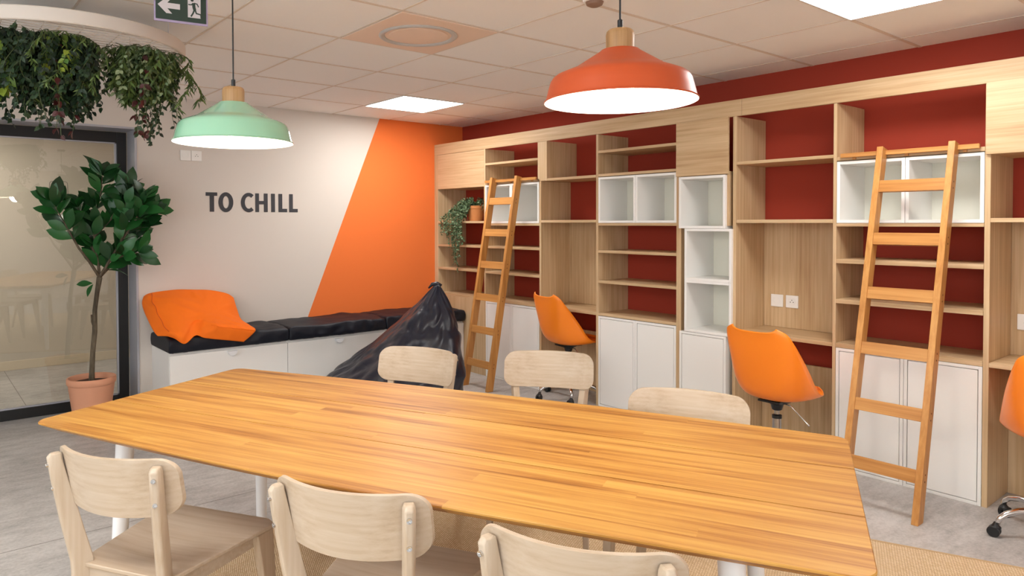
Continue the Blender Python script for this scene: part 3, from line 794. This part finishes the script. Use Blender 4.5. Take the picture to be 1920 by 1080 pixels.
def plank(ya, yb, outer):
    bm = new(); N = 60
    xs = [-LX+2*LX*i/N for i in range(N+1)]
    xs = sorted(set([-LX+.045*(1-math.cos(PI/2*k/8)) for k in range(9)]+[LX-.045*(1-math.cos(PI/2*k/8)) for k in range(9)]+[x for x in xs if abs(x) < LX-.045]))
    lv = [(HT, .002), (HT-.002, 0), (HT-.006, 0), (HT-.032, .040)]
    cols = []
    for x in xs:
        col = []
        for z, ins in lv:
            xx = x*(LX-ins)/LX
            lo = ya if 'lo' not in outer else -(yedge(x)-ins); hi = yb if 'hi' not in outer else (yedge(x)-ins)
            col.append((bm.verts.new((xx, lo, z)), bm.verts.new((xx, hi, z))))
        cols.append(col)
    for a, b in zip(cols, cols[1:]):
        bm.faces.new((a[0][0], b[0][0], b[0][1], a[0][1])); bm.faces.new((a[-1][0], a[-1][1], b[-1][1], b[-1][0]))
        for k in range(len(lv)-1):
            bm.faces.new((a[k][0], a[k+1][0], b[k+1][0], b[k][0])); bm.faces.new((a[k][1], b[k][1], b[k+1][1], a[k+1][1]))
    for c in (cols[0], cols[-1]):
        for k in range(len(lv)-1): bm.faces.new((c[k][0], c[k][1], c[k+1][1], c[k+1][0]))
    obj('plank', bm, TEAK, T)
plank(-.6, -.1735, ('lo',)); plank(-.1685, .1675, ()); plank(.1725, .6, ('hi',))
fr_ = new()
box(fr_, -1.0, 1.0, -.33, -.29, .665, .709); box(fr_, -1.0, 1.0, .29, .33, .665, .709)
for x in (-1.0, 0, .96): box(fr_, x, x+.04, -.29, .29, .665, .709)
obj('frame', fr_, WHMET, T, bev=.002)
for sx_ in (-1, 1):
    for sy in (-1, 1):
        b = new(); tube(b, [(sx_*1.0, sy*.365, RUGZ), (sx_*.995, sy*.360, .10), (sx_*.965, sy*.335, .709)], [.018, .021, .031], 24); obj('leg', b, WHMET, T, smooth='auto')

# ------------------------------------------------------------------ wooden chairs, facing +y
def make_chair(label):
    t = thing('dining_chair', label, 'chair')
    # seat: plywood, wider at the front, hollowed
    bm = new(); nx, ny = 20, 18
    def sp(a, b, z):
        y = -.205+.425*b; w = .160+.062*b
        # rounded corners
        r = .05; x = (a*2-1)
        e = 0
        if b > .88: e = (1-math.sqrt(max(0, 1-((b-.88)/.12)**2)))*.045
        if b < .10: e = (1-math.sqrt(max(0, 1-((.10-b)/.10)**2)))*.03
        dz = -.012*math.sin(PI*min(1, max(0, a)))*math.sin(PI*b)**.8
        return (x*(w-e), y, z+dz)
    for s_, z in ((0, .450), (1, .437)):
        G = [[bm.verts.new(sp(i/nx, j/ny, z)) for j in range(ny+1)] for i in range(nx+1)]
        for i in range(nx):
            for j in range(ny): bm.faces.new((G[i][j], G[i+1][j], G[i+1][j+1], G[i][j+1]))
        if s_ == 0: G0 = G
    per = [(i, 0) for i in range(nx)]+[(nx, j) for j in range(ny)]+[(i, ny) for i in range(nx, 0, -1)]+[(0, j) for j in range(ny, 0, -1)]
    for (a, b), (c, d) in zip(per, per[1:]+per[:1]): bm.faces.new((G0[a][b], G0[c][d], G[c][d], G[a][b]))
    obj('seat', bm, ASH['x'], t, smooth='auto', bev=.003)
    # apron
    ap = new()
    hexa(ap, [(-.165, .165, .395), (.165, .165, .395), (.165, .185, .395), (-.165, .185, .395), (-.165, .165, .434), (.165, .165, .434), (.165, .185, .434), (-.165, .185, .434)])
    for s in (-1, 1):
        hexa(ap, [(s*.128, -.19, .385), (s*.146, -.19, .385), (s*.186, .15, .395), (s*.168, .15, .395), (s*.128, -.19, .434), (s*.146, -.19, .434), (s*.186, .15, .434), (s*.168, .15, .434)])
    hexa(ap, [(x, y, z) for z in (.385, .434) for x, y in ((-.13, -.195), (.13, -.195), (.13, -.178), (-.13, -.178))])
    obj('seat_frame', ap, ASH['x'], t, bev=.002)
    for s in (-1, 1):
        # front leg: broad at the top, tapering and splaying
        b = new(); xa, xb = s*.205, s*.178
        hexa(b, [(s*.212, .205, 0), (s*.190, .205, 0), (s*.190, .232, 0), (s*.212, .232, 0),
                 (xa, .125, .434), (xb, .125, .434), (xb, .205, .434), (xa, .205, .434)])
        obj('leg', b, ASH['z'], t, bev=.005, seg=3)
        # back post: toed in to follow the curve of the back rest, kneeing in at the seat
        b = new(); ph = math.radians(27); e = (-s*math.sin(ph), math.cos(ph)); f_ = (math.cos(ph), s*math.sin(ph))
        def PP(q): return (s*.176+e[0]*q, -.262+e[1]*q)
        prof = [(0, -.035, .028), (.30, .046, .046), (.42, .068, .056), (.46, .066, .056), (.58, .038, .050), (.70, .012, .040), (.762, .0, .034)]
        rings = []
        for z, q0, dp in prof:
            w = .0150; q = []; cx_, cy_ = PP(q0)
            for dx, dy in ((-w, dp/2), (w, dp/2), (w, -dp/2+.010), (w*.55, -dp/2), (-w*.55, -dp/2), (-w, -dp/2+.010)): q.append(b.verts.new((cx_+f_[0]*dx+e[0]*dy, cy_+f_[1]*dx+e[1]*dy, z)))
            rings.append(q)
        for r0, r1 in zip(rings, rings[1:]):
            for k in range(6): b.faces.new((r0[k], r0[(k+1) % 6], r1[(k+1) % 6], r1[k]))
        b.faces.new(rings[0][::-1])
        # bevelled cap
        c_ = PP(.004); q = [b.verts.new((c_[0]+(v.co.x-PP(0)[0])*.75, c_[1]+(v.co.y-PP(0)[1])*.75, .773)) for v in rings[-1]]
        for k in range(6): b.faces.new((rings[-1][k], rings[-1][(k+1) % 6], q[(k+1) % 6], q[k]))
        b.faces.new(q)
        po = obj('back_post', b, ASH['z'], t, bev=.003, seg=2, smooth='auto')
        for z, q_ in ((.743, -.0120), (.676, .0000)):
            b = new(); lathe(b, [(.0005, .001), (.0025, .001), (.0028, .003), (.0062, .0035), (.0065, .0), (.0068, -.004)], 16, cap=False)
            bmesh.ops.rotate(b, verts=b.verts, matrix=Matrix.Rotation(PI/2, 3, 'X')); bmesh.ops.rotate(b, verts=b.verts, matrix=Matrix.Rotation(s*ph, 3, 'Z')); c_ = PP(q_-.0045 if z > .7 else q_-.0035); bmesh.ops.translate(b, verts=b.verts, vec=(c_[0], c_[1], z))
            obj('screw', b, CHROME, po, smooth='auto')
    # back rest: curved plywood with rounded corners
    bm = new(); nx, nz = 36, 12; W_, H0, H1 = .207, .632, .788
    def bp_(a, c, off):
        x = (2*a-1)*W_; z = H0+(H1-H0)*c; r = .048; hx = abs(x)-(W_-r)
        if hx > 0:
            k = r-math.sqrt(max(0, r*r-hx*hx)); zc = (H0+H1)/2; h = (H1-H0)/2
            z = zc+(z-zc)*(h-k)/h
        # bottom edge bows a little lower in the middle
        z -= .010*(1-(x/W_)**2)*(1-c)
        lean = -.208-(z-.45)*.20
        y = lean+.072*(abs(x)/W_)**2.0-.018+off
        return (x, y, z)
    xs_ = [.5-.5*math.cos(PI*i/nx) for i in range(nx+1)]
    Gs = []
    for off in (0, .014):
        Gs.append([[bm.verts.new(bp_(xs_[i], k/nz, off)) for k in range(nz+1)] for i in range(nx+1)])
        G = Gs[-1]
        for i in range(nx):
            for k in range(nz): bm.faces.new((G[i][k], G[i+1][k], G[i+1][k+1], G[i][k+1]))
    per = [(i, 0) for i in range(nx)]+[(nx, j) for j in range(nz)]+[(i, nz) for i in range(nx, 0, -1)]+[(0, j) for j in range(nz, 0, -1)]
    for (a, b), (c, d) in zip(per, per[1:]+per[:1]): bm.faces.new((Gs[0][a][b], Gs[0][c][d], Gs[1][c][d], Gs[1][a][b]))
    bmesh.ops.remove_doubles(bm, verts=bm.verts, dist=.0001)
    obj('backrest', bm, ASH['x'], t, smooth='auto', bev=.0025)
    return t
def faceang(dx, dy): return math.atan2(dy, dx)-PI/2
grp = 'pale wooden chairs around the long table'
ch = make_chair('pale wooden chair at the left on the near side, its seat in full view'); ch['group'] = grp
ch.location = (.615, 2.186, RUGZ); ch.rotation_euler = (0, 0, faceang(.85, .53))
for x, y, dx, dy, l in [(.996, 1.58, .854, .52, 'pale wooden chair in the middle of the near side of the table'),
                        (1.213, 1.047, .863, .504, 'pale wooden chair cut by the bottom edge, right on the near side'),
                        (1.716, 2.695, -.906, -.42, 'pale wooden chair on the far side, in front of the black bean bag'),
                        (2.165, 2.186, -.787, -.617, 'pale wooden chair on the far side, pulled out in front of the farthest orange chair'),
                        (1.978, 1.364, -.889, -.458, 'pale wooden chair on the far side, nearest to the middle orange chair')]:
    dup(ch, (x, y, RUGZ), faceang(dx, dy), l, grp)

# ------------------------------------------------------------------ orange swivel chairs, facing +y
def make_swivel(label):
    t = thing('office_chair', label, 'chair'); t['group'] = 'orange swivel chairs at the desk bays'
    # centre line and side line of the shell
    Cn = [(.245, .487), (.225, .470), (.17, .458), (.08, .447), (-.02, .440), (-.10, .447), (-.155, .475), (-.19, .53), (-.212, .62), (-.232, .72), (-.240, .79), (-.248, .828)]
    En = [(.205, .489), (.196, .478), (.165, .468), (.118, .471), (.070, .489), (.022, .528), (-.025, .592), (-.075, .655), (-.128, .720), (-.174, .776), (-.212, .826), (-.236, .854)]
    Wn = [.125, .148, .172, .188, .195, .198, .197, .195, .190, .183, .168, .122]
    def ip(K, t_):
        s = t_*(len(K)-1); i = min(int(s), len(K)-2); f_ = s-i
        g0 = K[max(i-1, 0)]; g1 = K[i]; g2 = K[i+1]; g3 = K[min(i+2, len(K)-1)]
        def cr(a, b, c, d): return .5*(2*b+(c-a)*f_+(2*a-5*b+4*c-d)*f_*f_+(3*b-a-3*c+d)*f_**3)
        if isinstance(g1, tuple): return tuple(cr(a, b, c, d) for a, b, c, d in zip(g0, g1, g2, g3))
        return cr(g0, g1, g2, g3)
    bm = new(); NT, NS = 44, 28
    G = []
    for i in range(NT+1):
        t_ = i/NT; c = ip(Cn, t_); e = ip(En, t_); w_ = ip(Wn, t_); row = []
        for j in range(NS+1):
            s = -1+2*j/NS; q = abs(s)**2.6
            row.append(bm.verts.new((w_*math.sin(s*PI/2*.92)/math.sin(PI/2*.92), c[0]+(e[0]-c[0])*q, c[1]+(e[1]-c[1])*q)))
        G.append(row)
    for i in range(NT):
        for j in range(NS): bm.faces.new((G[i][j], G[i+1][j], G[i+1][j+1], G[i][j+1]))
    sh = obj('seat_shell', bm, ORPL, t, smooth=True, solid=.007)
    rim = [G[0][j].co.copy() if False else None for j in range(0)]
    # thin seat pad
    pb = new(); g2 = []
    for i in range(17):
        t_ = .10+.36*i/16; c = ip(Cn, t_); e = ip(En, t_); w_ = ip(Wn, t_)*.78; row = []
        for j in range(17):
            s = -1+2*j/16; q = (abs(s)*.78)**2.6; edge = (1-s**6)*(1-(2*i/16-1)**6)
            row.append(pb.verts.new((w_*s, c[0]+(e[0]-c[0])*q, c[1]+(e[1]-c[1])*q+.006+.014*edge)))
        g2.append(row)
    for i in range(16):
        for j in range(16): pb.faces.new((g2[i][j], g2[i+1][j], g2[i+1][j+1], g2[i][j+1]))
    obj('seat_pad', pb, mat('orange_leatherette', '#F4701C', .45), t, smooth=True)
    b = new(); lathe(b, [(.020, .372), (.026, .376), (.034, .405), (.075, .425), (.085, .437), (.02, .438)], 24); box(b, -.06, .06, -.09, .09, .425, .436); obj('mount', b, BLKPL, t, smooth='auto')
    b = new(); lathe(b, [(.0135, .30), (.0135, .376)], 20); lathe(b, [(.0235, .13), (.0235, .335)], 24); g_l = obj('gas_lift', b, STEEL, t, smooth='auto')
    b = new(); lathe(b, [(.0255, .328), (.0255, .345), (.014, .350)], 24, cap=False); obj('collar', b, BLKPL, g_l, smooth='auto')
    b = new(); tube(b, [(.02, .0, .418), (.075, .01, .405), (.105, .015, .375), (.16, .02, .325), (.168, .021, .316)], [.0035, .0035, .0035, .0035, .006], 8); obj('lever', b, CHROME, t, smooth=True)
    b = new(); lathe(b, [(.034, .085), (.042, .09), (.040, .125), (.028, .14)], 24); base = obj('base_hub', b, CHROME, t, smooth='auto')
    for k in range(5):
        a = 2*PI*k/5+SW_ROT; ca, sa = math.cos(a), math.sin(a)
        b = new()
        tube(b, [(ca*r, sa*r, z) for r, z in ((.03, .108), (.09, .122), (.16, .118), (.21, .103), (.235, .085), (.245, .062))], [.017, .016, .0145, .013, .012, .011], 12)
        obj('base_arm', b, CHROME, t, smooth=True)
        b = new(); cx_, cy_ = ca*.245, sa*.245
        tw = a+1.0+k*.7; tx, ty = math.cos(tw), math.sin(tw)
        for s in (-1, 1):
            w_ = new(); lathe(w_, [(.004, -.008), (.021, -.008), (.0245, -.005), (.0245, .005), (.021, .008), (.004, .008)], 20)
            M_ = Matrix.Translation((cx_-tx*.012-ty*s*.012, cy_-ty*.012+tx*s*.012, .0245)) @ Matrix.Rotation(tw, 4, 'Z') @ Matrix.Rotation(PI/2, 4, 'X')
            bmesh.ops.transform(w_, matrix=M_, verts=w_.verts); me_ = bpy.data.meshes.new('tmp'); w_.to_mesh(me_); w_.free(); b.from_mesh(me_); bpy.data.meshes.remove(me_)
        # hood
        lathe(b, [(.006, .030), (.020, .034), (.021, .045), (.012, .056), (.007, .066)], 14, cx_-tx*.006, cy_-ty*.006)
        obj('castor', b, BLKPL, t, smooth='auto')
    return t
SW_ROT = .30
sw = make_swivel('orange swivel chair at the farthest desk bay, rolled in under it')
sw.location = (4.12, 3.872, 0); sw.rotation_euler = (0, 0, faceang(.986, -.163))
def turn_base(root, deg):
    for c in root.children:
        if c.name.startswith(('base_arm', 'castor')): c.rotation_euler = (0, 0, math.radians(deg))
turn_base(sw, -48.8)
dup(sw, (3.735, 1.955, 0), faceang(1, -.02), 'orange swivel chair in front of the two sockets, middle one of three')
turn_base(dup(sw, (3.965, .80, 0), faceang(.93, .37), 'orange swivel chair cut off by the right edge of the photo'), 43.1)

# ------------------------------------------------------------------ pendant lamps
def pendant(label, m, x, y, z):
    t = thing('pendant_lamp', label, 'lamp', (x, y, z), 0, 'pendant lamps over the table')
    S = .982
    prof = [(.2175, 0), (.2185, .003), (.214, .006), (.2125, .010), (.206, .036), (.199, .060), (.193, .069), (.186, .0745), (.160, .0855), (.137, .0945), (.133, .0965), (.060, .1435), (.054, .149), (.050, .150), (.040, .151)]
    inn = [(r-.0018, z_-.0018) for r, z_ in prof[::-1]]; inn[-1] = (.2163, -.0002)
    b = new(); lathe(b, [(r*S, z_*S) for r, z_ in prof], 96, cap=False); obj('shade', b, m, t, smooth='auto', ang=24)
    b = new(); lathe(b, [(r*S, z_*S) for r, z_ in inn], 96, cap=False); obj('shade_lining', b, SHADEIN, t, smooth='auto')
    b = new(); lathe(b, [(.040*S, .150*S), (.0405*S, .192*S), (.038*S, .202*S), (.033*S, .207*S), (.010*S, .209*S)], 40); obj('neck', b, NECKW, t, smooth='auto')
    b = new(); lathe(b, [(.0075, .209*S), (.0075, .235*S), (.004, .238*S)], 20); lathe(b, [(.0028, .235*S), (.0028, ZC-z-.02)], 12); obj('cord', b, BLKPL, t, smooth='auto')
    b = new(); lathe(b, [(.045, ZC-z-.022), (.048, ZC-z-.001)], 32); obj('ceiling_rose', b, BLKPL, t, smooth='auto')
    b = new(); R_ = .052; lathe(b, [(max(.001, R_*math.cos(a)), .072+R_*math.sin(a)) for a in [-PI/2+PI*k/16 for k in range(17)]], 32); lathe(b, [(.016, .118), (.016, .157)], 16)
    bo = obj('bulb', b, BULB, t, smooth='auto')
    l = bpy.data.lights.new('bulb_light', 'POINT'); l.energy = PENDANT_W; l.color = (1, .93, .82); l.shadow_soft_size = .06
    lo = bpy.data.objects.new('bulb_light', l); link(lo, t); lo.location = (0, 0, .010)
    return t
pendant('mint green glossy pendant lamp with a wooden neck', GREENL, .942, 2.556, 1.704)
pendant('orange pendant lamp with a wooden neck', ORANGEL, 1.588, 1.294, 1.748)

# ------------------------------------------------------------------ plants
def leaf(bm, p, d, nrm, L, W_, fold=.25, curl=.25, sh=.8, n=4):
    d = d.normalized(); s = d.cross(nrm)
    if s.length < 1e-3: s = d.cross(Vector((1, .3, .2)))
    s.normalize(); nn = s.cross(d).normalized()
    rows = []
    for i in range(n+1):
        t = i/n; wd = W_*.5*math.sin(PI*(t**sh)*.97+.03) if i < n else 0
        c = p+d*(L*t)+nn*(-curl*L*t*t)
        if i in (0, n): rows.append([bm.verts.new(c)])
        else: rows.append([bm.verts.new(c-s*wd+nn*fold*wd), bm.verts.new(c), bm.verts.new(c+s*wd+nn*fold*wd)])
    for a, b in zip(rows, rows[1:]):
        if len(a) == 1 and len(b) == 3:
            bm.faces.new((a[0], b[0], b[1])); bm.faces.new((a[0], b[1], b[2]))
        elif len(a) == 3 and len(b) == 3:
            bm.faces.new((a[0], b[0], b[1], a[1])); bm.faces.new((a[1], b[1], b[2], a[2]))
        else:
            bm.faces.new((a[0], b[0], a[1])); bm.faces.new((a[1], b[0], a[2]))
rnd = random.Random(11)
def rv(): return Vector((rnd.gauss(0, 1), rnd.gauss(0, 1), rnd.gauss(0, 1))).normalized()

# ficus in a terracotta pot
PX, PY = .985, 5.47
fic = thing('potted_tree', 'tall glossy-leaved tree in a terracotta pot in front of the glass', 'plant', (PX, PY, 0))
b = new(); lathe(b, [(.108, .0), (.112, .004), (.147, .285), (.153, .29), (.157, .30), (.157, .328), (.153, .334), (.143, .334), (.139, .328), (.136, .295), (.10, .02)], 56); obj('pot', b, TERRA, fic, smooth='auto')
b = new(); lathe(b, [(.001, .300), (.06, .302), (.134, .297), (.134, .29)], 32, cap=False)
for v in b.verts: v.co.z += noise.noise(v.co*60)*.006
obj('soil', b, SOIL, fic, smooth=True)
tk = new()
def loc(x, z, y=0): return Vector((x-PX, y, z))
trunk = [loc(.985, .29), loc(.988, .36), loc(.995, .50), loc(1.010, .65), loc(1.012, .80), loc(1.028, .92), loc(1.045, 1.03)]
tube(tk, trunk, [.021, .018, .0165, .017, .0155, .0155, .019], 12)
tube(tk, [loc(1.008, .68), loc(.995, .72), loc(.990, .77)], [.010, .009, .005], 8)
BR = [
 [loc(1.045, 1.03), loc(.98, 1.14, -.02), loc(.91, 1.24, -.04), loc(.85, 1.36, -.05), loc(.80, 1.47, -.03), loc(.76, 1.56, -.03)],
 [loc(1.045, 1.03), loc(1.04, 1.17, .03), loc(1.02, 1.32, .03), loc(1.03, 1.50, .02), loc(1.06, 1.62), loc(1.07, 1.74)],
 [loc(1.045, 1.03), loc(1.10, 1.15, -.06), loc(1.17, 1.28, -.08), loc(1.25, 1.40, -.06), loc(1.33, 1.47, -.04), loc(1.38, 1.50, -.02)],
 [loc(1.045, 1.03), loc(1.14, 1.12, .05), loc(1.24, 1.22, .07), loc(1.31, 1.32, .06), loc(1.34, 1.38, .04)],
 [loc(1.04, 1.17, .03), loc(.98, 1.30, .06), loc(.95, 1.42, .08), loc(.93, 1.52, .08)],
 [loc(1.17, 1.28, -.08), loc(1.20, 1.42, -.10), loc(1.20, 1.54, -.10), loc(1.22, 1.64, -.08)],
 [loc(1.02, 1.32, .03), loc(1.12, 1.44, -.02), loc(1.16, 1.52, -.02)],
 [loc(1.10, 1.15, -.06), loc(1.17, 1.18, -.12), loc(1.26, 1.20, -.15)],
 [loc(1.25, 1.40, -.06), loc(1.30, 1.50, -.12), loc(1.31, 1.58, -.12)]]
for br in BR: tube(tk, br, [.011-.008*i/(len(br)-1) for i in range(len(br))], 7)
obj('trunk', tk, BARK, fic, smooth=True)
lf = new()
def whorl(p, ax, n, L, spread=1.1):
    for k in range(n):
        a = 2*PI*k/n+rnd.random()
        ax = ax.normalized(); u = ax.cross(Vector((.3, .8, .1))).normalized(); v = ax.cross(u)
        d = ax*(.8+rnd.random()*.7)+(u*math.cos(a)+v*math.sin(a))*spread*.9+Vector((0, 0, .12))
        l = L*(.75+.5*rnd.random())
        leaf(lf, p+d.normalized()*.008, d, ax*.3+rv()*.5+Vector((-.1, -.7, .35)), l, l*.50, .18, .12+.3*rnd.random(), n=6, sh=1.15)
for bi_, br in enumerate(BR):
    m_ = len(br)
    for i in range(1, m_):
        t0 = br[i]; ax = br[i]-br[i-1]
        if i == m_-1: whorl(t0, ax, 7, .140, 1.0)
        if t0.z > (1.30 if bi_ == 0 else 1.10):
            whorl(br[i-1].lerp(t0, .5), ax, 4 if t0.z > 1.25 else 2, .135, 1.2)
            whorl(t0, ax, 4, .135, 1.2)
    
whorl(loc(1.01, .99), Vector((-.6, 0, -.3)), 2, .10, .5)
obj('foliage', lf, LF_FICUS, fic, smooth=True)

# trailing plant on the shelf
iv = thing('trailing_plant', 'small trailing ivy in a terracotta pot on the corner shelf', 'plant', (4.27, 5.22, 1.42), 0)
b = new(); lathe(b, [(.060, 0), (.064, .003), (.082, .115), (.086, .118), (.088, .142), (.084, .146), (.079, .142), (.075, .118)], 40); obj('pot', b, TERRA2, iv, smooth='auto')
b = new(); lathe(b, [(.001, .130), (.078, .128)], 24, cap=False); obj('soil', b, SOIL, iv)
lf = new(); st = new()
for k in range(84):
    # strands leave the pot, go over the shelf edge and hang
    a = rnd.uniform(-PI, PI)
    front = k < 34
    if front:
        yo = rnd.uniform(-.03, .27); Ld = rnd.choice((.06, .12, .2, .28, .36, .42, .47))*rnd.uniform(.8, 1.05)
        if yo > .18: Ld *= .5
        if yo < .0: Ld *= .5
        xe = -.165-.05*rnd.random()
        pts = [Vector((-.02, yo*.3, .135)), Vector((-.06, yo*.5, .17+.05*rnd.random())), Vector((-.11, yo*.8, .13)), Vector((xe, yo, .03)), Vector((xe-.005, yo+rnd.uniform(-.02, .02), -Ld*.5)), Vector((xe+.01*rnd.random(), yo+rnd.uniform(-.05, .03)-.03*Ld, -Ld))]
    elif k > 57:
        yo = rnd.uniform(-.02, .10)
        pts = [Vector((0, yo*.3, .135)), Vector((-.05, yo*.7, .175+.03*rnd.random())), Vector((-.10, yo, .14)), Vector((-.115, yo+.01, .08)), Vector((-.118, yo+.015, rnd.uniform(.0, .06)))]
    else:
        pts = [Vector((0, 0, .13)), Vector((.05*math.cos(a), .06*math.sin(a), .18+.04*rnd.random())), Vector((.09*math.cos(a), .12*math.sin(a), .17)), Vector((.12*math.cos(a), .16*math.sin(a), .10))]
    tube(st, pts, .0011, 4)
    for s, e in zip(pts, pts[1:]):
        n_ = max(2, int((e-s).length/.012))
        for q in range(n_):
            p = s.lerp(e, (q+rnd.random())/n_); d = (rv()+Vector((-.3, 0, -.5)))
            leaf(lf, p, d, rv(), rnd.uniform(.016, .032), rnd.uniform(.010, .018), .2, .3, n=3)
obj('foliage', lf, LF_IVY, iv); obj('stems', st, STEMG, iv)

# ceiling planter ring
RC, RR_ = Vector((.575, 3.64, 0)), .503
ring = thing('ceiling_planter_ring', 'white round planter ring suspended under the ceiling at the top left', 'planter', (RC.x, RC.y, 2.20))
b = new(); lathe(b, [(RR_, .004), (RR_, .052), (RR_-.004, .056), (RR_-.016, .056), (RR_-.018, .052), (RR_-.018, .004), (RR_-.014, 0), (RR_-.004, 0), (RR_, .004)], 128, cap=False); obj('ring', b, RINGW, ring, smooth='auto')
b = new()
for k in range(-11, 12):
    o_ = k*.043; h = math.sqrt(max(0, (RR_-.017)**2-o_**2))
    tube(b, [(-h, o_, .012), (h, o_, .012)], .002, 5)
for k in range(-3, 4):
    o_ = k*.14; h = math.sqrt(max(0, (RR_-.017)**2-o_**2)); tube(b, [(o_, -h, .016), (o_, h, .016)], .0025, 5)
obj('wire_grid', b, RINGW, ring)
b = new()
for k in range(4): a = PI/4+k*PI/2; tube(b, [(.49*math.cos(a), .49*math.sin(a), .05), (.49*math.cos(a), .49*math.sin(a), ZC-2.20-.001)], .0015, 5)
obj('suspension_wire', b, GREYM, ring)
def vine(lf, st, p0, L, leaf_l, leaf_w, step, sway=.08, droop=1.0, out=None, n=3):
    p = p0.copy(); d = (out or Vector((rnd.uniform(-1, 1), rnd.uniform(-1, 1), .1)))*sway; pts = [p.copy()]; ln = 0
    ph = rnd.random()*6
    while ln < L:
        k = min(1, ln/(L*.25+.01))
        v = Vector((d.x*(1-k)+.012*math.sin(ph+ln*20), d.y*(1-k)+.012*math.cos(ph+ln*17), -step*2*droop))
        v = v.normalized()*step*2
        p = p+v; ln += step*2; pts.append(p.copy())
        for s in (-1, 1):
            a = rnd.uniform(0, 2*PI); dd = Vector((math.cos(a), math.sin(a), -.5-.7*rnd.random()))
            leaf(lf, p, dd, rv()*.6+Vector((0, -.5, .6)), leaf_l*rnd.uniform(.7, 1.2), leaf_w*rnd.uniform(.8, 1.2), .15, .3, n=n)
    if len(pts) > 1: tube(st, pts, .0014, 4)
def hang(label, m, specs, cat='plant'):
    """specs: (cx, cy, spread, count, Lmin, Lmax, leaf_l, leaf_w, step)"""
    t = thing('hanging_plant', label, cat, (RC.x, RC.y, 2.21), 0, 'plants hanging from the ceiling ring')
    lf, st = new(), new()
    for (cx_, cy_, sp_, cnt, l0, l1, ll, lw, stp) in specs:
        for _ in range(cnt):
            for _t in range(30):
                x = rnd.gauss(cx_, sp_); y = rnd.gauss(cy_, sp_)
                if (x-RC.x)**2+(y-RC.y)**2 < (RR_-.05)**2: break
            else: x, y = RC.x, RC.y
            vine(lf, st, Vector((x-RC.x, y-RC.y, 0)), rnd.uniform(l0, l1), ll, lw, stp)
    obj('foliage', lf, m, t); obj('stems', st, STEMG, t)
    return t
hang('dense dark green mass of hanging foliage on the left side of the ring', LF_DARK, [(.42, 3.46, .07, 90, .16, .38, .028, .017, .009), (.55, 3.56, .05, 80, .18, .40, .028, .017, .009), (.57, 3.42, .03, 40, .16, .38, .028, .017, .009), (.36, 3.65, .08, 50, .16, .38, .03, .018, .011)])
hang('hanging plant with broad yellow-green leaves at the left edge', LF_LIME, [(.27, 3.46, .04, 12, .14, .30, .055, .038, .022), (.50, 3.40, .05, 6, .20, .34, .030, .02, .012)])
hang('olive fern fronds hanging on the right side of the ring', LF_MID, [(.88, 3.50, .038, 64, .16, .38, .045, .009, .006), (.93, 3.58, .04, 60, .12, .32, .045, .009, .006), (.81, 3.42, .03, 22, .14, .36, .040, .010, .007), (.50, 3.40, .04, 20, .34, .42, .030, .007, .006)])
hang('thin dark vines dangling lowest at the right of the ring', LF_VINE, [(.955, 3.58, .03, 9, .34, .45, .024, .015, .015), (.88, 3.46, .03, 6, .38, .47, .026, .016, .016)])
hang('short dark vine ends trailing low under the dense left mass', LF_VINE, [(.42, 3.40, .02, 6, .38, .43, .028, .019, .018)])
hang('sparse grey-green sprigs in the gap between the two foliage masses', LF_GREY, [(.73, 3.46, .015, 9, .10, .32, .024, .015, .013), (.84, 3.38, .03, 14, .12, .28, .024, .016, .012)])
hang('dark red leafy spray hanging low at the right, beside the dangling vines', LF_RED, [(.79, 3.40, .012, 3, .32, .39, .038, .022, .034)])
hang('dark red leafy spray hanging in front of the black glass frame', LF_RED, [(.52, 3.38, .012, 3, .34, .41, .036, .022, .036)])
